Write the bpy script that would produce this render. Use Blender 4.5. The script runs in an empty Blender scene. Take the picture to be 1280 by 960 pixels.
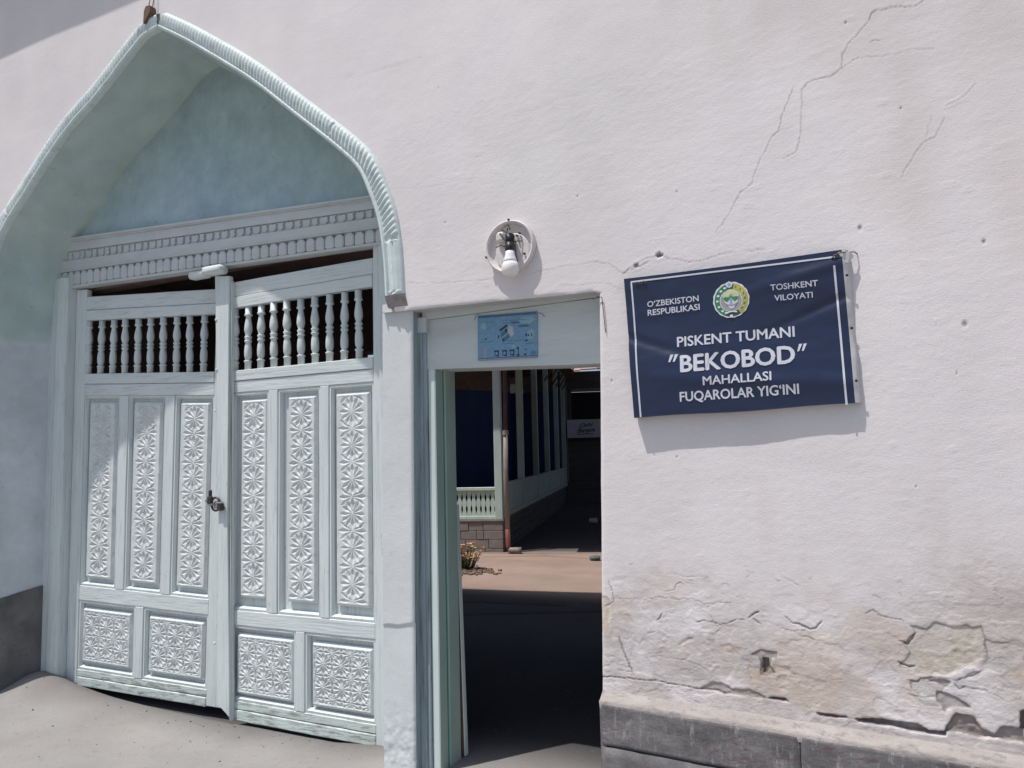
import bpy, bmesh, math, random
import numpy as np
from mathutils import Matrix, Vector

random.seed(7)
RNG = np.random.default_rng(11)
SC = bpy.context.scene
COL = SC.collection
PI = math.pi

# ------------------------------------------------------------------ camera, light
# world: x along the street wall (right), y into the courtyard, z up; wall face at y = 0
CAM_D, CAM_H, FPX = 3.5, 1.6, 950.0


def cam_axes(yaw, pitch, roll):
    cy, sy = math.cos(yaw), math.sin(yaw)
    f = np.array([-sy * math.cos(pitch), cy * math.cos(pitch), math.sin(pitch)])
    r = np.array([cy, sy, 0.0])
    u = np.cross(r, f)
    c, s = math.cos(roll), math.sin(roll)
    return c * r + s * u, -s * r + c * u, f


CR, CU, CF = cam_axes(math.radians(26.43), math.radians(5.10), math.radians(-1.36))
cam_data = bpy.data.cameras.new("camera")
cam = bpy.data.objects.new("camera", cam_data)
COL.objects.link(cam)
cam.matrix_world = Matrix(((CR[0], CU[0], -CF[0], 0), (CR[1], CU[1], -CF[1], -CAM_D), (CR[2], CU[2], -CF[2], CAM_H), (0, 0, 0, 1)))
cam_data.sensor_width = 36.0
cam_data.lens = 36.0 * FPX / 1280.0
cam_data.clip_start = 0.05
cam_data.clip_end = 3000
SC.camera = cam

SUN = Vector((-0.76, -1.0, 3.25)).normalized()       # towards the sun
world = bpy.data.worlds.new("World")
SC.world = world
world.use_nodes = True
wn = world.node_tree
sky = wn.nodes.new("ShaderNodeTexSky")
sky.sky_type = 'NISHITA'
sky.sun_disc = False
sky.sun_elevation = math.asin(SUN.z)
sky.sun_rotation = math.atan2(SUN.x, SUN.y)
sky.air_density = 1.0
sky.dust_density = 2.0
sky.ozone_density = 1.0
wn.links.new(sky.outputs[0], wn.nodes["Background"].inputs[0])
wn.nodes["Background"].inputs[1].default_value = 0.118
sun_data = bpy.data.lights.new("sun", 'SUN')
sun_data.energy = 4.1
sun_data.angle = math.radians(0.55)
sun_data.color = (1.0, 0.955, 0.90)
sun = bpy.data.objects.new("sun", sun_data)
COL.objects.link(sun)
sun.rotation_euler = SUN.to_track_quat('Z', 'Y').to_euler()
sun.location = (0, -6, 12)
SC.view_settings.view_transform = 'Standard'
SC.view_settings.look = 'None'
SC.view_settings.exposure = 0.0
SC.view_settings.gamma = 1.0
SC.cycles.max_bounces = 8
SC.cycles.diffuse_bounces = 5


# ------------------------------------------------------------------ measuring: where a line of sight meets a vertical plane y = Y
def W(px, py, Y=0.0):
    d = CR * (px - 640) / FPX - CU * (py - 480) / FPX + CF
    t = (CAM_D + Y) / d[1]
    return float(t * d[0]), float(CAM_H + t * d[2])


# ------------------------------------------------------------------ numpy noise
_perm = RNG.random((256, 256))


def vnoise(x, y):
    x = np.asarray(x, float); y = np.asarray(y, float)
    xi = np.floor(x).astype(int); yi = np.floor(y).astype(int)
    xf = x - xi; yf = y - yi
    u = xf * xf * (3 - 2 * xf); v = yf * yf * (3 - 2 * yf)
    a = _perm[xi & 255, yi & 255]; b = _perm[(xi + 1) & 255, yi & 255]
    c = _perm[xi & 255, (yi + 1) & 255]; d = _perm[(xi + 1) & 255, (yi + 1) & 255]
    return (a * (1 - u) + b * u) * (1 - v) + (c * (1 - u) + d * u) * v


def fbm(x, y, o=4):
    s = 0; a = 0.5; t = 0
    for i in range(o):
        s = s + a * vnoise(x + 17.3 * i, y + 9.1 * i); t += a; a *= 0.5; x = x * 2.03; y = y * 2.03
    return s / t - 0.5


def sstep(a, b, x):
    t = np.clip((x - a) / (b - a), 0, 1)
    return t * t * (3 - 2 * t)


# ------------------------------------------------------------------ materials
def mat(name, color=(0.5, 0.5, 0.5), rough=0.7, var=0.12, nscale=(6, 6, 6), bump=0.15, bscale=(40, 40, 40), dist=0.004,
        attr=None, dirt=None, dirt_amt=0.0, dirt_scale=(8, 8, 8), dirt_thr=0.55, spec=0.3, metal=0.0, fine=0.0, emis=None, damp=False, chip=None, chip_scale=(30, 30, 12), chip_thr=0.60, chip_amt=0.8):
    m = bpy.data.materials.new(name)
    m.use_nodes = True
    nt = m.node_tree; N = nt.nodes; L = nt.links
    b = N["Principled BSDF"]
    b.inputs["Roughness"].default_value = rough
    b.inputs["Specular IOR Level"].default_value = spec
    b.inputs["Metallic"].default_value = metal
    tc = N.new("ShaderNodeNewGeometry")

    def noise(sc, detail=5, rough_=0.6):
        mp = N.new("ShaderNodeMapping"); mp.inputs["Scale"].default_value = sc
        L.new(tc.outputs["Position"], mp.inputs["Vector"])
        n = N.new("ShaderNodeTexNoise"); n.inputs["Scale"].default_value = 1.0
        n.inputs["Detail"].default_value = detail; n.inputs["Roughness"].default_value = rough_
        L.new(mp.outputs[0], n.inputs["Vector"])
        return n.outputs["Fac"]

    def ramp(src, lo, hi, a, c):
        r = N.new("ShaderNodeMapRange"); r.inputs[1].default_value = lo; r.inputs[2].default_value = hi
        r.inputs[3].default_value = a; r.inputs[4].default_value = c
        L.new(src, r.inputs[0]); return r.outputs[0]

    if attr:
        ca = N.new("ShaderNodeAttribute"); ca.attribute_name = attr; base = ca.outputs["Color"]
    else:
        rgb = N.new("ShaderNodeRGB"); rgb.outputs[0].default_value = (*color, 1); base = rgb.outputs[0]
    mul = N.new("ShaderNodeMix"); mul.data_type = 'RGBA'; mul.blend_type = 'MULTIPLY'; mul.inputs[0].default_value = 1.0
    L.new(base, mul.inputs[6])
    f = ramp(noise(nscale), 0.3, 0.7, 1 - var, 1 + var)
    L.new(f, mul.inputs[7])
    out = mul.outputs[2]
    if fine:
        m2 = N.new("ShaderNodeMix"); m2.data_type = 'RGBA'; m2.blend_type = 'MULTIPLY'; m2.inputs[0].default_value = 1.0
        L.new(out, m2.inputs[6]); L.new(ramp(noise((230, 230, 230), 3), 0.35, 0.65, 1 - fine, 1 + fine * 0.6), m2.inputs[7])
        out = m2.outputs[2]
    if dirt:
        mx = N.new("ShaderNodeMix"); mx.data_type = 'RGBA'
        L.new(ramp(noise(dirt_scale, 8, 0.7), dirt_thr, dirt_thr + 0.13, 0, dirt_amt), mx.inputs[0])
        L.new(out, mx.inputs[6]); mx.inputs[7].default_value = (*dirt, 1)
        out = mx.outputs[2]
    if chip:
        mx = N.new("ShaderNodeMix"); mx.data_type = 'RGBA'
        L.new(ramp(noise(chip_scale, 10, 0.72), chip_thr, chip_thr + 0.03, 0, chip_amt), mx.inputs[0])
        L.new(out, mx.inputs[6]); mx.inputs[7].default_value = (*chip, 1)
        out = mx.outputs[2]
    L.new(out, b.inputs["Base Color"])
    if damp:
        b2 = N.new("ShaderNodeBump"); b2.inputs["Distance"].default_value = 0.008
        L.new(noise((34, 34, 48), 9, 0.75), b2.inputs["Height"]); L.new(ca.outputs["Alpha"], b2.inputs["Strength"])
    if bump:
        bp = N.new("ShaderNodeBump"); bp.inputs["Strength"].default_value = bump; bp.inputs["Distance"].default_value = dist
        L.new(noise(bscale, 6, 0.65), bp.inputs["Height"]); L.new(bp.outputs[0], b.inputs["Normal"])
        if damp: L.new(b2.outputs[0], bp.inputs["Normal"])
    if emis:
        b.inputs["Emission Color"].default_value = (*emis[0], 1); b.inputs["Emission Strength"].default_value = emis[1]
    return m


PAINT = (0.635, 0.690, 0.680)
M = {}
M['plaster'] = mat('plaster', attr='col', damp=True, rough=0.85, var=0.035, nscale=(2.3, 2.3, 2.3), bump=0.40, bscale=(75, 75, 120), dist=0.003, spec=0.15, fine=0.05)
M['niche'] = mat('blue_plaster', attr='col', rough=0.8, var=0.10, nscale=(5, 5, 5), bump=0.35, bscale=(26, 26, 26), dist=0.006, spec=0.2,
                 dirt=(0.44, 0.55, 0.58), dirt_amt=0.35, dirt_scale=(6, 6, 6), dirt_thr=0.5, chip=(0.20, 0.27, 0.28), chip_scale=(11, 11, 11), chip_thr=0.64, chip_amt=0.6, fine=0.05)
M['wood_v'] = mat('painted_wood_upright', PAINT, rough=0.55, var=0.05, nscale=(9, 9, 1.5), bump=0.9, bscale=(75, 75, 4), dist=0.004, chip=(0.36, 0.37, 0.34), chip_scale=(38, 38, 9), chip_thr=0.635,
                  dirt=(0.33, 0.37, 0.37), dirt_amt=0.45, dirt_scale=(60, 60, 2.5), dirt_thr=0.52)
M['wood_h'] = mat('painted_wood_level', PAINT, rough=0.55, var=0.05, nscale=(1.5, 9, 9), bump=0.9, bscale=(4, 75, 75), dist=0.004, chip=(0.36, 0.37, 0.34), chip_scale=(9, 38, 38), chip_thr=0.635,
                  dirt=(0.33, 0.37, 0.37), dirt_amt=0.45, dirt_scale=(2.5, 60, 60), dirt_thr=0.52)
M['wood_worn'] = mat('worn_painted_wood', (0.58, 0.66, 0.63), rough=0.65, var=0.08, nscale=(2, 9, 14), bump=0.8, bscale=(7, 100, 120), dist=0.004,
                     dirt=(0.25, 0.25, 0.22), dirt_amt=0.8, dirt_scale=(7, 40, 50), dirt_thr=0.47, chip=(0.16, 0.14, 0.12), chip_scale=(14, 30, 60), chip_thr=0.60)
M['carved'] = mat('carved_painted_wood', (0.635, 0.675, 0.665), rough=0.6, var=0.09, nscale=(14, 14, 14), bump=0.35, bscale=(90, 90, 90), dist=0.002,
                  dirt=(0.40, 0.42, 0.40), dirt_amt=0.5, dirt_scale=(22, 22, 22), dirt_thr=0.53)
M['frieze'] = mat('frieze_paint', (0.54, 0.575, 0.58), rough=0.6, var=0.08, nscale=(4, 4, 12), bump=0.45, bscale=(25, 60, 60), dist=0.004,
                  dirt=(0.40, 0.33, 0.31), dirt_amt=0.35, dirt_scale=(5, 20, 26), dirt_thr=0.6)
M['rib'] = mat('arch_moulding_paint', (0.60, 0.68, 0.67), rough=0.6, var=0.08, nscale=(12, 12, 12), bump=0.3, bscale=(90, 90, 90), dist=0.003,
               dirt=(0.38, 0.43, 0.42), dirt_amt=0.6, dirt_scale=(22, 22, 22), dirt_thr=0.53)
M['jamb'] = mat('weathered_jamb_wood', (0.33, 0.41, 0.43), rough=0.65, var=0.18, nscale=(10, 10, 1.2), bump=0.9, bscale=(120, 120, 4), dist=0.005,
                dirt=(0.10, 0.12, 0.13), dirt_amt=0.8, dirt_scale=(60, 60, 2.2), dirt_thr=0.50)
M['lintel'] = mat('weathered_lintel_paint', (0.53, 0.57, 0.565), rough=0.65, var=0.1, nscale=(1.2, 6, 9), bump=0.6, bscale=(5, 90, 100), dist=0.004,
                  dirt=(0.18, 0.22, 0.22), dirt_amt=0.55, dirt_scale=(3, 50, 75), dirt_thr=0.60)
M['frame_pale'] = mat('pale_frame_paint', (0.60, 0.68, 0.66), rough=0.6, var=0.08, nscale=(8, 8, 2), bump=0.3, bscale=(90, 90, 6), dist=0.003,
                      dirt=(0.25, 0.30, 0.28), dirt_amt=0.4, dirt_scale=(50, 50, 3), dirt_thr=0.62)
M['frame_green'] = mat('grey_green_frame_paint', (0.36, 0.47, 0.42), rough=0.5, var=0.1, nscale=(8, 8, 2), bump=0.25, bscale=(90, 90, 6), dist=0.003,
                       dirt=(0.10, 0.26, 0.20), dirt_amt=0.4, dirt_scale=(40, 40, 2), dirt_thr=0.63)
M['old_green'] = mat('old_green_paint', (0.03, 0.26, 0.18), rough=0.5, var=0.3, nscale=(30, 30, 5))
M['concrete'] = mat('concrete_paving', attr='col', rough=0.9, var=0.10, nscale=(1.7, 1.7, 1.7), bump=0.8, bscale=(30, 30, 30), dist=0.006, spec=0.15,
                    dirt=(0.17, 0.155, 0.145), dirt_amt=0.5, dirt_scale=(16, 16, 16), dirt_thr=0.585, fine=0.12,
                    chip=(0.10, 0.09, 0.085), chip_scale=(28, 28, 28), chip_thr=0.665, chip_amt=0.7)
M['plinth'] = mat('grey_plinth_cement', (0.165, 0.155, 0.158), rough=0.85, var=0.4, nscale=(7, 7, 12), bump=0.7, bscale=(26, 26, 40), dist=0.006,
                  dirt=(0.40, 0.39, 0.39), dirt_amt=0.6, dirt_scale=(34, 34, 9), dirt_thr=0.54, fine=0.16,
                  chip=(0.14, 0.085, 0.10), chip_scale=(9, 9, 34), chip_thr=0.585, chip_amt=0.75)
M['plinth_low'] = mat('grey_plinth_cement_lower', (0.195, 0.185, 0.185), rough=0.85, var=0.35, nscale=(7, 7, 10), bump=0.6, bscale=(26, 26, 40), dist=0.005,
                      dirt=(0.13, 0.12, 0.13), dirt_amt=0.6, dirt_scale=(14, 14, 24), dirt_thr=0.53, fine=0.16)
M['plinth_top'] = mat('plinth_ledge_mortar', (0.36, 0.325, 0.305), rough=0.85, var=0.2, nscale=(4, 8, 8), bump=1.0, bscale=(30, 30, 30), dist=0.006,
                      dirt=(0.20, 0.185, 0.185), dirt_amt=0.7, dirt_scale=(14, 26, 26), dirt_thr=0.50, fine=0.1)
M['maroon'] = mat('maroon_paint_spots', (0.15, 0.07, 0.09), rough=0.7, var=0.2)
M['dark_plinth'] = mat('dark_reveal_plinth', (0.15, 0.145, 0.143), rough=0.8, var=0.35, nscale=(6, 6, 3), bump=0.5, bscale=(25, 25, 20), dist=0.005,
                       dirt=(0.07, 0.065, 0.065), dirt_amt=0.5, dirt_scale=(12, 12, 7), dirt_thr=0.55)
M['brick'] = mat('brown_brick', (0.16, 0.10, 0.075), rough=0.9, var=0.3, nscale=(60, 60, 60), bump=0.6, bscale=(90, 90, 90))
M['navy'] = mat('navy_banner_vinyl', (0.008, 0.018, 0.058), rough=0.40, var=0.14, nscale=(7, 7, 16), bump=0.12, bscale=(30, 30, 90), dist=0.002, spec=0.55)
M['white_vinyl'] = mat('white_banner_vinyl', (0.62, 0.61, 0.60), rough=0.5, var=0.08, nscale=(20, 20, 20), bump=0.2, bscale=(60, 60, 60))
M['print_white'] = mat('white_print', (0.60, 0.61, 0.68), rough=0.5, var=0.05, bump=0)
M['rust'] = mat('rusty_wire', (0.14, 0.09, 0.06), rough=0.8, var=0.3, nscale=(50, 50, 50), bump=0)
M['bulb'] = mat('bulb_glass', (0.80, 0.77, 0.74), rough=0.22, var=0.02, bump=0, spec=0.5)
M['bulb_base'] = mat('bulb_plastic_collar', (0.82, 0.82, 0.86), rough=0.35, var=0.02, bump=0)
M['lamp_white'] = mat('lamp_enamel', (0.66, 0.62, 0.60), rough=0.5, var=0.08, nscale=(30, 30, 30), bump=0.2, bscale=(60, 60, 60),
                      dirt=(0.35, 0.24, 0.16), dirt_amt=0.5, dirt_scale=(25, 25, 25), dirt_thr=0.62)
M['black'] = mat('black_plastic', (0.025, 0.025, 0.028), rough=0.4, var=0.1, bump=0)
M['lock'] = mat('dark_lock_metal', (0.075, 0.06, 0.06), rough=0.4, var=0.3, nscale=(60, 60, 60), bump=0.2, metal=0.6)
M['steel'] = mat('grey_steel', (0.35, 0.36, 0.37), rough=0.35, var=0.15, nscale=(60, 60, 60), bump=0.1, metal=0.8)
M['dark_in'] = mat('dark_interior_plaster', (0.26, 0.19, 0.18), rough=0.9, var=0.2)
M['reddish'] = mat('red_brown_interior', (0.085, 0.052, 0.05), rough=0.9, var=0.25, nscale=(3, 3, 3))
M['roof_wood'] = mat('brown_roof_boards', (0.17, 0.105, 0.075), rough=0.85, var=0.3, nscale=(3, 3, 20), bump=0.3)
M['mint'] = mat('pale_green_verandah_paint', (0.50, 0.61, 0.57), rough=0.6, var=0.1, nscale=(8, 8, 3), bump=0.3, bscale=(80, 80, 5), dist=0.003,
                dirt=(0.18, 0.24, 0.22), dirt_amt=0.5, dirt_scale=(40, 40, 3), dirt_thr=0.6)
M['mint_shaded'] = mat('shaded_verandah_paint', (0.38, 0.46, 0.44), rough=0.6, var=0.12, nscale=(8, 8, 3), bump=0.3, bscale=(80, 80, 5), dist=0.003)  # dimmer copy of the verandah green, alley-side shade put into the colour
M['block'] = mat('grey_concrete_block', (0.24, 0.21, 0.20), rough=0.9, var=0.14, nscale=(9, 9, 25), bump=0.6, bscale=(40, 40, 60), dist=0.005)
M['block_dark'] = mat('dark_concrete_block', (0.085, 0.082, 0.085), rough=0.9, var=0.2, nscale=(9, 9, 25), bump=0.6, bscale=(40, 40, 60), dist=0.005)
M['mortar'] = mat('dark_mortar', (0.09, 0.08, 0.075), rough=0.95, var=0.2)
M['blue_wall'] = mat('deep_blue_painted_wall', (0.022, 0.036, 0.12), rough=0.7, var=0.15, nscale=(2, 2, 2))
M['pipe_grey'] = mat('grey_brown_pipe', (0.27, 0.235, 0.215), rough=0.55, var=0.2, nscale=(30, 30, 8), dirt=(0.55, 0.53, 0.5), dirt_amt=0.7, dirt_scale=(60, 60, 20), dirt_thr=0.62)
M['pipe_red'] = mat('red_brown_pipe', (0.17, 0.055, 0.045), rough=0.6, var=0.25, nscale=(30, 30, 8))
M['pipe_dark'] = mat('dark_brown_pipe', (0.085, 0.05, 0.046), rough=0.6, var=0.25, nscale=(30, 30, 8))
M['far_wall'] = mat('dark_far_wall', (0.09, 0.085, 0.09), rough=0.85, var=0.2, nscale=(1, 1, 8))
M['far_trim'] = mat('grey_far_trim', (0.21, 0.20, 0.21), rough=0.8, var=0.1)
M['glass'] = mat('dark_window_glass', (0.015, 0.017, 0.02), rough=0.12, var=0.05, bump=0, spec=0.5)
M['pink_roof'] = mat('pink_roof_sheet', (0.52, 0.34, 0.32), rough=0.7, var=0.25, nscale=(2, 2, 2))
M['shop_white'] = mat('lilac_white_sign_board', (0.55, 0.53, 0.62), rough=0.5, var=0.06)
M['ink'] = mat('black_print', (0.02, 0.02, 0.022), rough=0.5, var=0.05, bump=0)
M['leaf'] = mat('plant_leaf_green', (0.07, 0.10, 0.03), rough=0.6, var=0.4, nscale=(40, 40, 40), bump=0)
M['petal_o'] = mat('orange_petal', (0.75, 0.27, 0.10), rough=0.6, var=0.25, nscale=(60, 60, 60), bump=0)
M['petal_y'] = mat('yellow_petal', (0.70, 0.50, 0.14), rough=0.6, var=0.2, nscale=(60, 60, 60), bump=0)
M['petal_p'] = mat('pale_pink_petal', (0.75, 0.55, 0.48), rough=0.6, var=0.2, nscale=(60, 60, 60), bump=0)
M['soil'] = mat('dry_soil', (0.21, 0.15, 0.12), rough=0.95, var=0.5, nscale=(30, 30, 30), bump=1.0, bscale=(60, 60, 60), dist=0.01)
M['grit'] = mat('pale_grit', (0.22, 0.20, 0.19), rough=0.95, var=0.4, nscale=(60, 60, 60), bump=0)
M['stone'] = mat('grey_stone', (0.12, 0.13, 0.14), rough=0.8, var=0.2)
M['cup'] = mat('white_plastic', (0.75, 0.75, 0.77), rough=0.4, var=0.05)
M['yard_wall'] = mat('courtyard_wall_plaster', (0.50, 0.47, 0.45), rough=0.9, var=0.1)
for k, c in dict(e_white=(0.70, 0.70, 0.72), e_sky=(0.55, 0.60, 0.38), e_sun=(0.62, 0.58, 0.30), e_green=(0.05, 0.22, 0.12), e_dark=(0.03, 0.10, 0.07),
                 e_grey=(0.36, 0.35, 0.37), e_wheat=(0.42, 0.40, 0.10), e_blue=(0.28, 0.40, 0.62), p_blue=(0.16, 0.30, 0.43), p_deep=(0.07, 0.14, 0.26),
                 p_purple=(0.17, 0.15, 0.27), p_pale=(0.42, 0.47, 0.48), p_teal=(0.06, 0.17, 0.20), p_navy=(0.03, 0.05, 0.09), p_pink=(0.42, 0.28, 0.30),
                 p_light=(0.24, 0.38, 0.46)).items():
    M[k] = mat(k.replace('e_', 'emblem_').replace('p_', 'poster_'), c, rough=0.5, var=0.12, nscale=(60, 60, 60), bump=0)


# ------------------------------------------------------------------ object helpers
def link(name, me, m=None, parent=None, loc=None, smooth=False):
    o = bpy.data.objects.new(name, me)
    COL.objects.link(o)
    if m is not None and me is not None and not me.materials:
        me.materials.append(M[m] if isinstance(m, str) else m)
    if parent:
        o.parent = parent
    if loc:
        o.location = loc
    if smooth and me:
        me.polygons.foreach_set('use_smooth', [True] * len(me.polygons))
    return o


def tag(o, label, cat, group=None, kind=None):
    o['label'] = label
    o['category'] = cat
    if group: o['group'] = group
    if kind: o['kind'] = kind
    return o


def thing(name, label, cat, loc=(0, 0, 0), rz=0, group=None):
    o = bpy.data.objects.new(name, None)
    COL.objects.link(o)
    o.location = loc; o.rotation_euler = (0, 0, rz)
    o.empty_display_size = 0.1
    return tag(o, label, cat, group)


def origin(parent, o):
    "keep world coordinates for a child built in world space under a moved root"
    o.matrix_parent_inverse = root_inv(parent)
    return o


def root_inv(p):
    return (Matrix.Translation(p.location) @ p.rotation_euler.to_matrix().to_4x4()).inverted()


class B:
    "collects shapes for ONE mesh object"
    def __init__(self):
        self.bm = bmesh.new()

    def box(self, x0, x1, y0, y1, z0, z1, bev=0.0, f=None):
        v = [self.bm.verts.new(p) for p in ((x0, y0, z0), (x1, y0, z0), (x1, y1, z0), (x0, y1, z0), (x0, y0, z1), (x1, y0, z1), (x1, y1, z1), (x0, y1, z1))]
        fs = [self.bm.faces.new([v[i] for i in q]) for q in ((0, 3, 2, 1), (4, 5, 6, 7), (0, 1, 5, 4), (1, 2, 6, 5), (2, 3, 7, 6), (3, 0, 4, 7))]
        if bev:
            es = {e for fc in fs for e in fc.edges}
            bmesh.ops.bevel(self.bm, geom=list(es), offset=bev, segments=1, affect='EDGES')
        return self

    def poly(self, pts):
        v = [self.bm.verts.new(p) for p in pts]
        self.bm.faces.new(v); return self

    def prism(self, pts, d):
        "polygon (3D points) extruded by vector d"
        d = Vector(d)
        a = [self.bm.verts.new(p) for p in pts]; b = [self.bm.verts.new(Vector(p) + d) for p in pts]
        n = len(a)
        self.bm.faces.new(a[::-1]); self.bm.faces.new(b)
        for i in range(n):
            self.bm.faces.new((a[i], a[(i + 1) % n], b[(i + 1) % n], b[i]))
        return self

    def tube(self, pts, r, n=8, cap=True):
        pts = [Vector(p) for p in pts]
        rs = r if hasattr(r, '__len__') else [r] * len(pts)
        rings = []
        for i, p in enumerate(pts):
            t = (pts[min(i + 1, len(pts) - 1)] - pts[max(i - 1, 0)]).normalized()
            a = t.cross(Vector((0, 0, 1)) if abs(t.z) < 0.9 else Vector((1, 0, 0))).normalized(); b = t.cross(a)
            rings.append([self.bm.verts.new(p + (a * math.cos(2 * PI * k / n) + b * math.sin(2 * PI * k / n)) * rs[i]) for k in range(n)])
        for i in range(len(rings) - 1):
            for k in range(n):
                self.bm.faces.new((rings[i][k], rings[i][(k + 1) % n], rings[i + 1][(k + 1) % n], rings[i + 1][k]))
        if cap:
            self.bm.faces.new(rings[0]); self.bm.faces.new(rings[-1][::-1])
        return self

    def lathe(self, prof, n=14, axis='z', c=(0, 0, 0)):
        rings = []
        for r, h in prof:
            ring = []
            for k in range(n):
                a = 2 * PI * k / n
                p = (r * math.cos(a), r * math.sin(a), h) if axis == 'z' else (r * math.cos(a), h, r * math.sin(a))
                ring.append(self.bm.verts.new((p[0] + c[0], p[1] + c[1], p[2] + c[2])))
            rings.append(ring)
        for i in range(len(rings) - 1):
            for k in range(n):
                self.bm.faces.new((rings[i][k], rings[i][(k + 1) % n], rings[i + 1][(k + 1) % n], rings[i + 1][k]))
        self.bm.faces.new(rings[0]); self.bm.faces.new(rings[-1])
        return self

    def warp(self, fn):
        for v in self.bm.verts:
            v.co = Vector(fn(*v.co))
        return self

    def mesh(self, name):
        bmesh.ops.recalc_face_normals(self.bm, faces=self.bm.faces)
        me = bpy.data.meshes.new(name); self.bm.to_mesh(me); self.bm.free()
        return me

    def put(self, name, m, parent=None, loc=None, smooth=False):
        return link(name, self.mesh(name), m, parent, loc, smooth)


def grid_mesh(name, V, mask=None, colr=None, flip=False, alpha=None):
    "V: (rows, cols, 3) vertex array; mask: (rows-1, cols-1) cells kept"
    R_, C_ = V.shape[:2]
    idx = np.arange(R_ * C_).reshape(R_, C_)
    q = np.stack([idx[:-1, :-1], idx[:-1, 1:], idx[1:, 1:], idx[1:, :-1]], -1).reshape(-1, 4)
    if mask is not None:
        q = q[mask.reshape(-1)]
    if flip:
        q = q[:, ::-1]
    used, inv = np.unique(q, return_inverse=True)
    q = inv.reshape(-1, 4)
    vv = V.reshape(-1, 3)[used]
    me = bpy.data.meshes.new(name)
    me.vertices.add(len(vv)); me.vertices.foreach_set('co', vv.astype(np.float32).ravel())
    me.loops.add(q.size); me.loops.foreach_set('vertex_index', q.astype(np.int32).ravel())
    me.polygons.add(len(q)); me.polygons.foreach_set('loop_start', np.arange(0, q.size, 4, dtype=np.int32))
    me.update(calc_edges=True)
    me.polygons.foreach_set('use_smooth', np.ones(len(q), bool))
    if colr is not None:
        a = me.color_attributes.new('col', 'FLOAT_COLOR', 'POINT')
        c = np.zeros((len(vv), 4), np.float32); c[:, :3] = colr.reshape(-1, 3)[used]
        if alpha is not None: c[:, 3] = alpha.reshape(-1)[used]
        a.data.foreach_set('color', c.ravel())
    
    return me


def seg_dist(X, Z, a, b):
    ax, az = a; bx, bz = b
    dx, dz = bx - ax, bz - az
    t = np.clip(((X - ax) * dx + (Z - az) * dz) / (dx * dx + dz * dz + 1e-12), 0, 1)
    return np.hypot(X - ax - t * dx, Z - az - t * dz)


def rough_line(pts, amp=0.006, n=4):
    out = [pts[0]]
    for a, b in zip(pts[:-1], pts[1:]):
        L = math.hypot(b[0] - a[0], b[1] - a[1])
        for k in range(1, n + 1):
            t = k / n
            j = amp * min(1, L * 8) if k < n else 0
            out.append((a[0] + (b[0] - a[0]) * t + random.uniform(-j, j), a[1] + (b[1] - a[1]) * t + random.uniform(-j, j)))
    return out


def inside(X, Z, poly):
    r = np.zeros(X.shape, bool)
    n = len(poly)
    for i in range(n):
        x1, z1 = poly[i]; x2, z2 = poly[(i + 1) % n]
        c = ((z1 > Z) != (z2 > Z)) & (X < (x2 - x1) * (Z - z1) / (z2 - z1 + 1e-12) + x1)
        r ^= c
    return r


# ================================================================== THE STREET WALL
WALL = thing('plastered_gatehouse', 'long pinkish white plastered street wall with pointed arch niche, crumbling above grey plinth', 'building', (0, 0, 0))

# inner edge of the arch moulding, left springing -> apex -> right springing (world x, z)
right_in = [W(*p) for p in ((201, 36), (230, 50), (260, 67), (315, 101), (370, 144), (422, 185), (450, 212), (465, 245), (475, 275), (480, 305), (483, 335), (485, 371))]
left_in = [W(*p) for p in ((201, 36), (184, 46), (170, 62), (125, 120), (82, 170), (37, 239), (0, 303))]
left_in += [(-6.36, 2.92), (-6.385, 2.66), (-6.39, 2.46)]


def smooth_poly(pts, n=6):
    out = []
    P_ = [pts[0]] + pts + [pts[-1]]
    for i in range(1, len(P_) - 2):
        p0, p1, p2, p3 = map(np.array, P_[i - 1:i + 3])
        for k in range(n):
            t = k / n
            out.append(tuple(0.5 * ((2 * p1) + (-p0 + p2) * t + (2 * p0 - 5 * p1 + 4 * p2 - p3) * t * t + (-p0 + 3 * p1 - 3 * p2 + p3) * t ** 3)))
    out.append(tuple(pts[-1]))
    return out


def resample(pts, step):
    P_ = np.array(pts); d = np.r_[0, np.cumsum(np.hypot(*np.diff(P_, axis=0).T))]
    s = np.linspace(0, d[-1], max(2, int(d[-1] / step)))
    return np.stack([np.interp(s, d, P_[:, 0]), np.interp(s, d, P_[:, 1])], 1), s


IN_R = smooth_poly(right_in); IN_L = smooth_poly(left_in)
arch_line = [tuple(p) for p in IN_L[::-1]] + [tuple(p) for p in IN_R[1:]]     # left foot .. apex .. right foot

# grid lines of the wall face
def lines(*segs):
    out = []
    for a, b, s in segs:
        out += list(np.linspace(a, b, max(1, int(round((b - a) / s))), endpoint=False))
    return np.array(out + [segs[-1][1]])


gx = lines((-9.0, -6.6, 0.08), (-6.6, -2.62, 0.016), (-2.62, -1.275, 0.0065), (-1.275, 0.46, 0.0042), (0.46, 1.2, 0.03), (1.2, 7.0, 0.2))
gz = lines((-0.3, 0.36, 0.03), (0.36, 1.02, 0.0042), (1.02, 2.39, 0.0065), (2.39, 3.5, 0.006), (3.5, 5.0, 0.016), (5.0, 5.9, 0.1))
X, Z = np.meshgrid(gx, gz)
Yd = np.zeros_like(X)
pink = np.array([0.735, 0.690, 0.688])
Cc = np.ones(X.shape + (3,)) * pink
mott = fbm(X * 0.7 + 4, Z * 0.7, 4)
Cc += mott[..., None] * np.array([0.13, 0.12, 0.115]) + fbm(X * 3.1 + 8, Z * 2.2, 4)[..., None] * 0.07
Cc[..., 1] += 0.010 * sstep(0, .2, fbm(X * 0.9, Z * 0.9 + 40, 3))
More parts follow.
